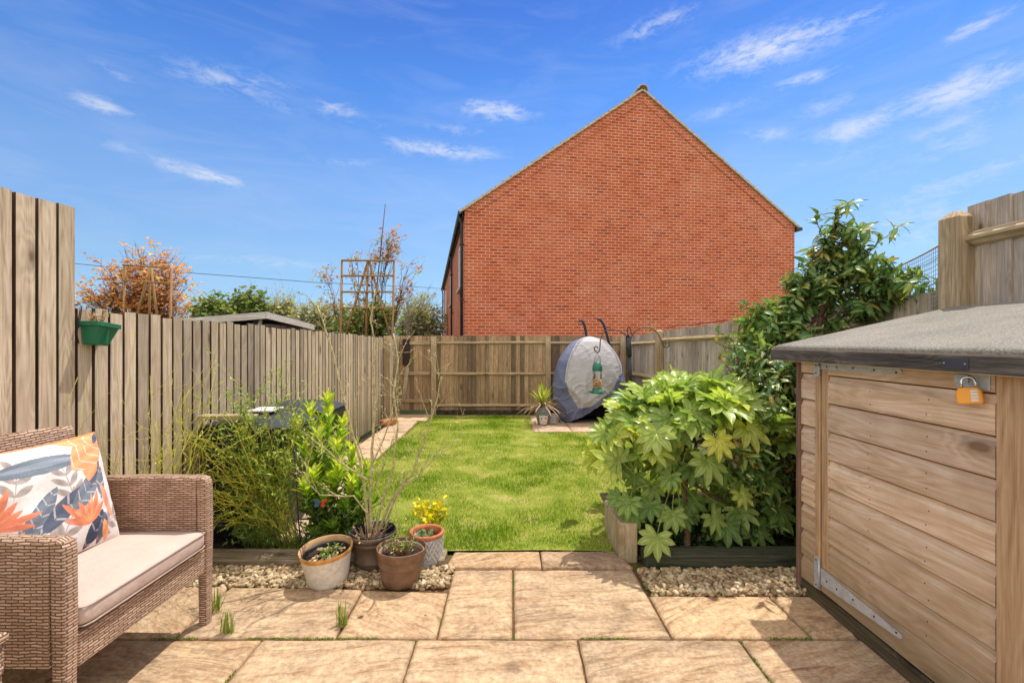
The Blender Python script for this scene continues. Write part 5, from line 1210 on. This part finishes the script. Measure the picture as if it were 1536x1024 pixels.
# ------------------------------------------------------------------ broad-leaved shrub (right)
FS = thing('broad_leaved_shrub', 'broad shrub with large lobed glossy green leaves spilling over the lawn', 'shrub', (1.27, 3.42, 0))
O = Vector(FS.location)
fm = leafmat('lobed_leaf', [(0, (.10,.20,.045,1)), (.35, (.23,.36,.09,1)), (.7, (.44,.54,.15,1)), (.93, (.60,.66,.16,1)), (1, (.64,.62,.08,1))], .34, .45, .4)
pos = []; dd = []; nr = []; sz = []; rn = []; pet = MB(); stm = MB()
trunk = smooth([G(1030,838)+Vector((0,0,0)), P(1031,780,3.45), P(1024,720,3.55), P(1030,660,3.65), P(1045,610,3.75)], 1, 5); trunk = [p-O for p in trunk]
stm.tube(trunk, [.026-.012*k/(len(trunk)-1) for k in range(len(trunk))], 9)
hubs = [(P(1045,618,3.8), trunk), (P(985,660,3.7), None), (P(925,640,3.9), None), (P(1110,620,3.9), None), (P(1160,650,3.6), None), (P(1010,700,3.45), None), (P(955,715,3.5), None), (P(1090,700,3.5), None), (P(1120,760,3.5), None), (P(1150,590,4.2), None), (P(960,620,4.4), None), (P(1060,580,4.3), None)]
hub = []
for k, (h_, _) in enumerate(hubs):
    h_ = h_-O; b0, _t = at_(trunk, random.uniform(.35, .9)); q = curve(b0, h_, (0,0,-.04), 7, .006)
    if k: stm.tube(q, [.014-.001*i for i in range(8)], 7)
    hub.append(h_)
def addleaf(p, nrm, size, out, r_, frm=None):
    pos.append(p); nr.append(nrm); dd.append(out); sz.append(size); rn.append(r_)
    h_ = frm if frm is not None else min(hub, key=lambda q: (q-p).length)
    st_ = h_+rv(.02)-Vector((0,0,.06)); q = curve(st_, p, (0,0,.02), 6, .003)
    pet.tube(q, [.0042,.0038,.0035,.0032,.003,.003,.003], 5)
# upper canopy: sampled by screen outline but placed at varied depths
out_top = [(884,680),(900,645),(930,612),(960,598),(1000,580),(1040,572),(1085,566),(1130,560),(1165,575),(1190,600)]
def topy(px):
    for (a,b),(c,d_) in zip(out_top, out_top[1:]):
        if a <= px <= c: return b+(d_-b)*(px-a)/(c-a)
    return 700
n_l = 0
while n_l < 250:
    X = random.uniform(.58, 2.25); Y = random.uniform(3.25, 4.75)
    e = ((X-1.42)/.90)**2+((Y-3.95)/.85)**2
    if e > 1: continue
    z = .60+.64*math.sqrt(1-e)**.8+random.uniform(-.20,.03)+.04*(X-1.4)
    p = Vector((X, Y, z)); px = 768+F*X/Y; py = 512+(EYE-z)*F/Y
    if px > 1183 and Y < 3.4: continue
    if py < topy(px)-4 or px > 1195 and Y < 3.0: continue
    o_ = Vector((X-1.42, (Y-3.95), .25)); nrm = (Vector((o_.x*.45, o_.y*.5-.35, 1))+rv(.34)).normalized(); outd = Vector((o_.x, o_.y-.15, .05))+rv(.45)
    addleaf(p-O, nrm, random.choice((.12,.16,.20,.24))*random.uniform(.9,1.1), outd, min(1, max(0, random.gauss(.62,.20)))); n_l += 1
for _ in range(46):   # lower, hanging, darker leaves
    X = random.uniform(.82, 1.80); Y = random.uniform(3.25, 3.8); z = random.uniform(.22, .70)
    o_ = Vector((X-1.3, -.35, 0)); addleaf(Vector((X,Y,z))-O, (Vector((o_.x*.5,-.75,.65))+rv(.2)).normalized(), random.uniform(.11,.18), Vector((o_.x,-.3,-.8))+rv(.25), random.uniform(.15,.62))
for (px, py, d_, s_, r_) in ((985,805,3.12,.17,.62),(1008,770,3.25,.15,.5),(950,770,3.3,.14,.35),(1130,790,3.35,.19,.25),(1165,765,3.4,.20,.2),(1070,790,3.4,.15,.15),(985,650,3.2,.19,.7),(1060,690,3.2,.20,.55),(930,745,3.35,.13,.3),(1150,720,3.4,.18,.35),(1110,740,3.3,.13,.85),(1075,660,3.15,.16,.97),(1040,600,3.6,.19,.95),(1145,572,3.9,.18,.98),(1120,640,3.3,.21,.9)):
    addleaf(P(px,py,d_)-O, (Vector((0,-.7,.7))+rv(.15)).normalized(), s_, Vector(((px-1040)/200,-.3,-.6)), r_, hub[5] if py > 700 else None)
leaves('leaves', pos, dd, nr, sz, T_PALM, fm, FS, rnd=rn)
pet.build('leaf_stalks', plain('leaf_stalk', (.30,.36,.08,1), .5, .3, .3), FS); stm.build('stems', plain('brown_stem', (.16,.095,.055,1), .8, .2, .3, 40), FS)

# ------------------------------------------------------------------ tall laurel behind the shed
LS = thing('laurel_shrub', 'tall pointed evergreen shrub with drooping dark leaves rising behind the shed', 'shrub', (2.28, 3.7, 0))
O = Vector(LS.location); lm = leafmat('laurel_leaf', [(0, (.07,.16,.05,1)), (.45, (.16,.28,.08,1)), (.8, (.30,.41,.12,1)), (.93, (.34,.36,.09,1)), (1, (.46,.28,.10,1))], .36, .30, .5)
pos = []; dd = []; nr = []; sz = []; st2 = MB(); fl = []
def shoot(b0, b1, r0, nl, side=0, ls=.10, sag=.03):
    q = curve(b0, b1, (random.uniform(-.03,.03),random.uniform(-.03,.03),sag), 8, .006); st2.tube(q, [r0*(1-.1*k) for k in range(9)], 5)
    for k in range(nl):
        t_ = .25+.75*(k/nl); p, tt = at_(q, min(t_, .999)); a = k*2.4+random.uniform(-.4,.4)
        u = tt.orthogonal().normalized(); w_ = tt.cross(u); o_ = u*math.cos(a)+w_*math.sin(a)
        pos.append(p); dd.append(o_*1.0+tt*.45+Vector((0,0,.10))); nr.append(tt*.7+Vector((0,0,1))); sz.append(ls*random.uniform(.75,1.15)*(1 if t_ < .9 else .75))
    for _ in range(side):
        p, tt = at_(q, random.uniform(.3,.9)); d_ = (tt*.6+rv(.55)+Vector((0,0,.25))).normalized(); shoot(p, p+d_*random.uniform(.12,.28), r0*.5, int(nl*.5), 0, ls)
    return q
tips = [(1255,308,3.65,5),(1283,345,3.6,3),(1228,350,3.6,3),(1300,372,3.5,4),(1322,396,3.4,2),(1346,402,3.4,1),(1222,385,3.7,4),(1210,415,3.7,4),(1270,372,3.7,4),(1368,425,3.3,4),(1398,438,3.3,2),(1410,436,3.25,1),
 (1300,425,3.6,5),(1265,430,3.6,6),(1240,440,3.7,5),(1335,445,3.5,5),(1365,455,3.4,4),(1205,455,3.8,5),(1180,468,3.9,4),(1160,475,4.0,4),(1135,478,4.1,4),(1120,490,4.2,4),(1110,520,4.3,4),(1088,548,4.2,3),(1100,585,4.1,3),(1082,572,4.2,3),
 (1140,520,4.0,6),(1170,515,3.9,6),(1165,550,3.8,6),(1140,560,3.9,6),(1185,560,3.7,6),(1180,600,3.6,6),(1200,490,3.8,6),(1230,480,3.8,6),(1290,460,3.7,6),(1330,470,3.6,5),(1270,500,3.8,5),(1390,448,3.35,4),(1312,410,3.6,4),(1250,400,3.8,5),(1235,415,3.5,5),(1285,400,3.5,5)]
lead = smooth([Vector((2.30,3.72,0)), Vector((2.35,3.72,.8)), P(1240,430,3.68), P(1250,360,3.66), P(1255,312,3.65)], 1, 5); lead = [p-O for p in lead]
st2.tube(lead, [.03-.026*k/(len(lead)-1) for k in range(len(lead))], 7)
for px, py, d_, sd_ in tips:
    e_ = P(px, py, d_)-O; zt = e_.z; bb, _t = at_(lead, max(.12, min(.93, (zt-.55)/2.1))) ; bb = min((at_(lead, q/20)[0] for q in range(2,20)), key=lambda p: abs((p-e_).length-(.22+.2*random.random() if py < 440 else .5)))
    shoot(bb, e_, .008, 24 if py < 440 else 26, 1 if py < 430 else sd_+1, .108)
for _ in range(70):   # body down to the ground behind the broad-leaved shrub
    X = random.uniform(1.55, 2.6); Y = random.uniform(3.15, 4.3); z = random.uniform(.15, 1.6)
    if X > 1.75 and Y < 3.1: continue
    e_ = Vector((X,Y,z))-O; bb = Vector((0,0,max(.1,z-.45)))+rv(.04); shoot(bb, e_, .008, 15, 3, .098)
leaves('leaves', pos, dd, nr, sz, T_LONG, lm, LS, wid=1.15); st2.build('branches', plain('dark_red_twig', (.10,.05,.035,1), .7, .2, .3), LS)
bp_ = [Vector(pos[i]) for i in random.sample(range(len(pos)), 160)]
leaves('buds', bp_, [(0,0,1)]*160, [(1,0,0)]*160, .022, T_SMALL, leafmat('red_bud', [(0,(.30,.05,.04,1)),(1,(.45,.16,.10,1))]), LS)
# dark undergrowth
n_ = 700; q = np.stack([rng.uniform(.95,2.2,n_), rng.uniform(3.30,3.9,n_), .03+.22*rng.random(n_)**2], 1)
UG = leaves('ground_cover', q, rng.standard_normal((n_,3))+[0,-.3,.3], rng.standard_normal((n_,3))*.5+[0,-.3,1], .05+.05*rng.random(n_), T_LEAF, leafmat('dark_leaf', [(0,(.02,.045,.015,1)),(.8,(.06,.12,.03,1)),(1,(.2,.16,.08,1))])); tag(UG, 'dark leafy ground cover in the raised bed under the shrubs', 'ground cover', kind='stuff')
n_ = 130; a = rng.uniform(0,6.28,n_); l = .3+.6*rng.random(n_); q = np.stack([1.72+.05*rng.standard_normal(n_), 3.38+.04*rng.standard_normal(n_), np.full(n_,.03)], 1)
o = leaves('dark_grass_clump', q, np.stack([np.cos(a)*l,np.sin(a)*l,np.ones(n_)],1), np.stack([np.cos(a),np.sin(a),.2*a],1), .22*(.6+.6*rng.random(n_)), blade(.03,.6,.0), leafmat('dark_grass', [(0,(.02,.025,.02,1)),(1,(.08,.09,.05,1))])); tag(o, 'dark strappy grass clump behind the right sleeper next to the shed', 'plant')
# ------------------------------------------------------------------ left border plants
ylt = plain('yellow_green_twig', (.60,.56,.06,1), .6, .3, .25, 40); fea = leafmat('feathery_leaf', [(0,(.14,.26,.04,1)),(.6,(.32,.44,.07,1)),(1,(.55,.58,.12,1))]); budm = leafmat('yellow_bud', [(0,(.40,.40,.05,1)),(1,(.75,.68,.12,1))])
def arcs(name, label, loc, n, basef, tipf, r0, mat, sub=3, bud=.6, lf=None, lsize=.03, nlf=4, sag=.12, lt=T_SMALL):
    t_ = thing(name, label, 'shrub', loc); O = Vector(loc); m = MB(); bp = []; bd = []; lp = []; ld = []
    for _ in range(n):
        a = Vector(basef())-O; b = Vector(tipf())-O; L = (b-a).length; q = curve(a, b, (random.uniform(-.05,.05)*L, random.uniform(-.05,.05)*L, sag*L), 9, .012*L); rr = r0*random.uniform(.6,1.1)
        m.tube(q, [rr*(1-.075*k) for k in range(10)], 5)
        for _k in range(sub):
            p, tt = at_(q, random.uniform(.25,.95)); d_ = (tt*.8+rv(.5)).normalized(); l = L*random.uniform(.12,.35); q2 = curve(p, p+d_*l, rv(.05*l), 5, .02*l); m.tube(q2, [rr*.5*(1-.1*k) for k in range(6)], 4)
            if random.random() < bud: bp.append(q2[-1]); bd.append(d_)
            for _j in range(nlf):
                pp, t2 = at_(q2, random.random()); lp.append(pp); ld.append(t2*.6+rv(.6))
        for _j in range(2): pp, t2 = at_(q, random.random()); bp.append(pp); bd.append(rv())
    m.build('twigs', mat, t_)
    if bp: leaves('buds', bp, bd, [(0,0,1)]*len(bp), .014+.01*rng.random(len(bp)), T_SMALL, budm, t_)
    if lf and lp: leaves('leaves', lp, ld, rng.standard_normal((len(lp),3))*.6+[0,0,1], lsize*(.6+.8*rng.random(len(lp))), lt, lf, t_, wid=.6)
    return t_
U = random.uniform
arcs('twiggy_shrub', 'tangle of arching yellow green twigs in front of the dark bins', (-1.85,3.55,0), 66, lambda: (U(-2.1,-1.60),U(3.42,3.6),0), lambda: tuple(P(U(270,450),U(612,800),U(3.15,3.5))), .0042, ylt, 5, .5, fea, .026, 3, .16)
arcs('twiggy_shrub', 'thin upright olive twigs growing against the left fence behind the armchair', (-2.3,3.0,0), 26, lambda: (U(-2.4,-2.25),U(2.6,3.35),0), lambda: (lambda d: ((-2.36+U(0,.25)), d, U(.80,1.38)))(U(2.5,3.6)), .0034, ylt, 5, .9, None, sag=.02)
arcs('twiggy_shrub', 'few long olive shoots rising behind the back of the armchair', (-2.40,2.35,0), 6, lambda: (U(-2.43,-2.40),U(2.3,2.5),.2), lambda: tuple(P(U(0,130),U(550,640),U(2.45,2.6))), .0032, ylt, 3, .9, None, sag=.03)
arcs('feathery_plant', 'soft feathery light green plant with thready leaves by the nearest bin', (-1.78,3.42,0), 46, lambda: (U(-2.0,-1.55),U(3.36,3.46),0), lambda: tuple(P(U(325,455),U(575,700),U(3.3,3.46))), .0028, greentw, 7, .1, fea, .034, 8, .06)
arcs('low_green_plant', 'low fresh green plant at the sleeper edge beneath the yellow twigs', (-1.80,3.42,0), 40, lambda: (U(-1.95,-1.7),U(3.38,3.5),.0), lambda: tuple(P(U(340,410),U(740,835),U(3.35,3.5))), .0026, greentw, 5, .1, leafmat('fresh_leaf', [(0,(.10,.22,.05,1)),(1,(.26,.40,.10,1))]), .036, 7, .04)
# lush bush
LB = thing('lush_bush', 'bright green bush with whorls of upright pointed leaves beside the path', 'shrub', (-1.42,3.55,0)); O = Vector(LB.location)
pos=[];dd=[];nr=[];sz=[];rn=[]; m = MB()
tipsL = [(465,602,3.7),(492,588,3.75),(515,620,3.7),(478,640,3.55),(505,655,3.5),(455,660,3.5),(530,660,3.5),(470,700,3.4),(500,705,3.35),(530,710,3.35),(445,625,3.65),(485,740,3.3),(520,750,3.3),(462,740,3.35),(550,690,3.45),(540,735,3.35),(500,780,3.25),(525,785,3.3),(474,790,3.28),(455,715,3.3),(560,740,3.3),(482,618,3.7),(508,690,3.3)]
for px, py, d_ in tipsL:
    e_ = P(px,py+14,d_)-O; b0 = Vector((U(-.06,.06),U(-.05,.05),0)); q = curve(b0, e_, (0,0,-.03), 8, .006); m.tube(q, [.007-.0005*k for k in range(9)], 5)
    for k in range(46):
        t_ = 1-.42*(k/46)**1.3; p, tt = at_(q, min(.999, t_)); a = k*2.4; u = tt.orthogonal().normalized(); w_ = tt.cross(u); o_ = u*math.cos(a)+w_*math.sin(a)
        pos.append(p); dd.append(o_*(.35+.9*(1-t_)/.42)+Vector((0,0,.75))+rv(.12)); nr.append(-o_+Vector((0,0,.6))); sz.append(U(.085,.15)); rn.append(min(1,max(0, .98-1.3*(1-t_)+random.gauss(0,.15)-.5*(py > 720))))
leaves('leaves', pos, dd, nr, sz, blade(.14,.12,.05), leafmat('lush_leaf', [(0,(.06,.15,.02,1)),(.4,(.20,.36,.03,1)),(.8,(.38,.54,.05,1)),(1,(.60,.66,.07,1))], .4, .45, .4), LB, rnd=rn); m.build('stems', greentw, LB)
DM = thing('dark_green_bush', 'fine leaved dark green bush low behind the cream pot', 'shrub', (-1.30,3.38,0)); O = Vector(DM.location); m = MB(); pos=[];dd=[]
for _ in range(120):
    e_ = P(U(440,560),U(745,815),U(3.2,3.5))-O; q = curve(Vector((U(-.08,.08),U(-.05,.05),0)), e_, (0,0,.03), 5, .008); m.tube(q, [.0028-.0003*k for k in range(6)], 4)
    for k in range(34): p, tt = at_(q, U(.35,1)); pos.append(p); dd.append(tt*.5+rv(.6)+Vector((0,0,.2)))
leaves('leaves', pos, dd, rng.standard_normal((len(pos),3))*.6+[0,0,1], .028+.018*rng.random(len(pos)), T_SMALL, leafmat('rosemary_leaf', [(0,(.03,.075,.02,1)),(.7,(.11,.20,.04,1)),(1,(.30,.38,.09,1))]), DM, wid=.55); m.build('stems', greentw, DM)
# tendrils on the path verge
arcs('border_weeds', 'loose lime green weeds at the path edge behind the bronze pot', (-1.0,3.42,0), 40, lambda: (U(-1.25,-.75),U(3.36,3.5),0), lambda: (U(-1.3,-.72),U(3.35,3.6),U(.08,.26)), .002, greentw, 3, .3, lime, .035, 5, .03)

# ------------------------------------------------------------------ trees and trellises beyond the fences
twb = plain('grey_brown_bark', (.16,.11,.075,1), .9, .1, .3, 20)
def cluster_tree(name, label, cat, base, blobs, nbr, mat, bark_, lsize, tm=T_SMALL, flat=.0, r0=.05, per=10, group=None, tw=.3, lvl=2):
    """blobs: (centre, radii, weight); twigs reach random points in the blobs and carry leaves"""
    t_ = thing(name, label, cat, base, group=group); O = Vector(base); m = MB(); lp=[];ld=[];ln_=[]
    ws = [b[2] for b in blobs]
    zt = max(c[0].z for c in blobs)
    cen = sum((Vector(b[0]) for b in blobs), Vector())/len(blobs)
    mains = []
    for b in blobs:
        c = Vector(b[0])-O; q = curve(Vector((0,0,0)), c, (U(-.1,.1)*c.length*.3,0,c.length*.04), 8, .01*c.length); m.tube(q, [r0*(1-.1*k) for k in range(9)], 6); mains.append(q)
    for _ in range(nbr):
        k = random.choices(range(len(blobs)), ws)[0]; c, rad, _w = blobs[k]
        while True:
            p = Vector((U(-1,1),U(-1,1),U(-1,1)))
            if p.length < 1: break
        p = Vector((p.x*rad[0],p.y*rad[1],p.z*rad[2])); e_ = Vector(c)+p-O
        a, _t = at_(mains[k], U(.45,1)); L = (e_-a).length; q = curve(a, e_, (0,0,.06*L), 5, .03*L); m.tube(q, [r0*.28*(1-.14*j) for j in range(6)], 4)
        for _j in range(lvl):
            pp, tt = at_(q, U(.4,1)); d_ = (tt*.6+rv(.6)).normalized(); l = tw*U(.4,1); q2 = [pp, pp+d_*l*.5+rv(.03*l), pp+d_*l]; m.tube(q2, [r0*.13,r0*.10,r0*.06], 3)
            for _i in range(per): z, _ = at_(q2, random.random()); lp.append(z+rv(lsize*.5)); ld.append(rv()*Vector((1,1,1-flat)) if not flat else Vector((random.gauss(0,1),random.gauss(0,1),random.gauss(0,.3)))); ln_.append(Vector((0,0,1))+rv(.6*(1-flat)+.15))
    m.build('branches', bark_, t_)
    if lp: leaves('leaves', lp, ld, ln_, lsize*(.6+.8*rng.random(len(lp))), tm, mat, t_)
    return t_
orl = leafmat('orange_leaf', [(0,(.50,.20,.09,1)),(.45,(.66,.33,.16,1)),(.85,(.76,.46,.26,1)),(.95,(.60,.52,.18,1)),(1,(.32,.40,.12,1))], .6, .4)
DT = 6.4; pr_ = lambda px: px/F*DT
cluster_tree('orange_leaved_tree', 'small tree with orange spring leaves over the left fence', 'tree', tuple(Vector((P(215,0,DT).x, DT, 0))),
 [(P(215,395,DT),(pr_(62),.5,pr_(36)),3), (P(252,425,DT),(pr_(38),.45,pr_(44)),2), (P(165,405,DT),(pr_(22),.25,pr_(14)),.6), (P(165,450,DT),(pr_(54),.4,pr_(26)),4.5), (P(235,455,DT),(pr_(54),.4,pr_(24)),4.5), (P(200,430,DT),(pr_(40),.4,pr_(30)),1.2)], 330, orl, twb, .056, T_ROUND, .75, .018, 7, tw=.26)
mossw = wood('mossy_trellis', (.20,.11,.05,1), (.34,.19,.08,1), (.52,.25,.12,1), 'z', moss=((.22,.25,.05,1), .5), knots=False)
def trellis(label, d, xs, ytop, ybars, fan, bw=.03):
    f = thing('trellis', label, 'trellis', tuple(Vector((P((xs[0]+xs[1])/2,0,d).x, d, 0)))); O = Vector(f.location); 
    def strip(nm, a, b, dy=0): m = MB(); a = P(*a,d)-O+Vector((0,dy,0)); b = P(*b,d)-O+Vector((0,dy,0)); m.tube([a,b], bw*.5, 4); m.build(nm, mossw, f)
    gy = 512+EYE*F/d
    strip('upright', (xs[0],ytop), (xs[0]-4,gy)); strip('upright', (xs[1],ytop+(4 if d < 8 else 0)), (xs[1]-4,gy)); strip('top_bar', (xs[0],ytop), (xs[1],ytop+(4 if d < 8 else 0)), -.03)
    for y in ybars: strip('bar', (xs[0]-1,y), (xs[1]-1,y+(4 if d < 8 else 0)), -.03)
    for a, b in fan: strip('slat', a, b, .03)
trellis('mossy trellis frame standing inside the orange leaved tree', 5.95, (187,257), 398, (421,), [((222,400),(196,500)),((222,400),(221,500)),((224,402),(236,500))], .030)
trellis('square trellis with a fan of slats behind the back left corner', 10.15, (513,591), 391, (414,438,462), [((551,392),(512,520)),((551,392),(548,520)),((553,392),(590,520))], .055)
pkl = leafmat('pink_green_leaf', [(0,(.50,.14,.12,1)),(.35,(.62,.32,.24,1)),(.7,(.42,.36,.22,1)),(1,(.30,.36,.14,1))], .6, .4)
D2 = 10.5; p2 = lambda v: v/F*D2
cluster_tree('climbing_shrub', 'sparse climbing shrub with pinkish leaves growing through the square trellis', 'shrub', tuple(Vector((P(552,0,D2).x, D2, 0))),
 [(P(590,362,D2),(p2(24),.3,p2(16)),1.3),(P(535,388,D2),(p2(20),.3,p2(14)),.9),(P(492,422,D2),(p2(16),.3,p2(22)),.9),(P(612,402,D2),(p2(22),.3,p2(16)),1.2),(P(560,372,D2),(p2(20),.3,p2(10)),.5),(P(600,445,D2),(p2(28),.3,p2(18)),.9),(P(545,430,D2),(p2(34),.3,p2(28)),.9),(P(505,460,D2),(p2(24),.3,p2(22)),.8)], 90, pkl, twb, .075, T_ROUND, .3, .022, 5, tw=.34)
grl2 = leafmat('mid_green_leaf', [(0,(.10,.17,.04,1)),(.6,(.22,.30,.07,1)),(1,(.40,.42,.14,1))], .6, .35)
D3 = 10.9; p3 = lambda v: v/F*D3
cluster_tree('green_bush', 'round green bush at the foot of the square trellis', 'bush', tuple(Vector((P(545,0,D3).x, D3, 0))), [(P(545,488,D3),(p2(52),.5,p2(26)),3),(P(575,470,D3),(p2(26),.4,p2(18)),1)], 120, grl2, twb, .11, T_ROUND, .1, .03, 8, tw=.3)
m = MB(); a = P(578,306,10.3); b = P(552,560,10.3); m.tube([a, a.lerp(b,.3), a.lerp(b,.6), b, Vector((b.x,b.y,0))], [.010,.014,.017,.02,.02], 6); tag(m.build('garden_cane', twb), 'tall thin cane rising above the square trellis', 'cane')
grb = leafmat('hedge_leaf', [(0,(.09,.15,.04,1)),(.6,(.20,.27,.07,1)),(1,(.36,.40,.13,1))], .7, .35); pal = leafmat('pale_twig_leaf', [(0,(.26,.27,.13,1)),(.6,(.40,.40,.21,1)),(1,(.54,.50,.30,1))], .7, .35)
palb = plain('pale_bark', (.34,.31,.22,1), .9, .1, .2); 
def far(name, label, cat, px, py, w_, h_, d, mat, bk, n, ls, per=8, tw=.7, r0=.07, group='trees and bushes beyond the gardens', tm=T_ROUND):
    k = d/F; x = P(px,0,d).x
    cluster_tree(name, label, cat, (x, d, 0), [(P(px,py,d),(w_*k,w_*k*.7,h_*k),2),(P(px-w_*.4,py+h_*.5,d),(w_*.7*k,w_*k*.5,h_*.8*k),1.4),(P(px+w_*.45,py+h_*.45,d),(w_*.7*k,w_*k*.5,h_*.8*k),1.4),(Vector((x,d,1.3)),(w_*k*.9,w_*k*.6,1.2),1)], n, mat, bk, ls, tm, .1, r0, per, group, tw)
far('far_bush', 'green bush just right of the orange tree beyond the grey shed', 'bush', 318, 462, 28, 18, 19, grb, twb, 150, .17)
far('far_bush', 'dense green bush above the ridge of the grey shed', 'bush', 372, 458, 27, 22, 20, grb, twb, 170, .18)
far('far_bush', 'yellowish bush above the right end of the grey shed', 'bush', 420, 466, 22, 16, 21, pal, twb, 110, .16)
far('bare_tree', 'thin bare tree over the left half of the grey shed', 'tree', 378, 448, 18, 26, 24, pal, palb, 70, .09, 1, 1.0, .045)
far('bare_tree', 'bare branching tree over the right half of the grey shed', 'tree', 425, 450, 30, 28, 25, pal, palb, 110, .09, 1, 1.1, .045)
far('far_bush', 'pale olive thicket between the grey shed and the square trellis', 'bush', 478, 472, 40, 26, 19, pal, palb, 230, .13, 6)
far('far_bush', 'pale olive thicket right behind the square trellis', 'bush', 545, 474, 42, 30, 20, pal, palb, 220, .13, 6)
far('far_bush', 'pale green thicket beside the far corner of the brick house', 'bush', 628, 474, 40, 32, 22, pal, palb, 260, .14, 7)
far('bare_tree', 'bare twiggy tree left of the brick house corner', 'tree', 636, 448, 24, 26, 23, pal, palb, 90, .09, 1, 1.1, .04)
far('bare_tree', 'leaning bare sapling between the trellis and the brick house', 'tree', 612, 455, 14, 34, 13, pal, palb, 40, .06, 1, .5, .03)
# dry climber against the right end of the back fence, poking above it
CS = thing('dry_climber', 'thin dry climbing stem rising above the fence right of the feeder pole', 'plant', (2.33, YB-.16, 0)); O = Vector(CS.location); m = MB(); lp = []; ld = []
for pts in ([(990,608,9.4),(984,560,9.4),(978,520,9.42),(977,490,9.45),(974,458,9.46)], [(985,570,9.4),(981,535,9.4),(976,505,9.4),(985,480,9.45)], [(979,530,9.4),(972,500,9.42),(969,478,9.45)]):
    q = [P(*p)-O for p in pts]; qq = []
    for u_, v_ in zip(q, q[1:]): qq += [u_.lerp(v_, k/4)+rv(.006) for k in range(4)]
    m.tube(qq+[q[-1]], [.007-.0003*k for k in range(len(qq)+1)], 5)
    for _ in range(40): p, tt = at_(qq, U(.3,1)); lp.append(p+rv(.012)); ld.append(rv())
m.build('stems', drytw, CS); leaves('leaves', lp, ld, rng.standard_normal((len(lp),3)), .035, T_SMALL, leafmat('olive_dry_leaf', [(0,(.30,.20,.08,1)),(1,(.50,.42,.16,1))]), CS)
m = MB(); m.tube([P(x,y,d_) for x,y,d_ in ((1000,492,7.3),(1020,487,7.1),(1045,486,6.7),(1075,482,6.2),(1100,480,5.7))], .006, 5); tag(m.build('loose_wire', M['blackmetal']), 'loose dark wire lying along the top of the grey right fence', 'wire')
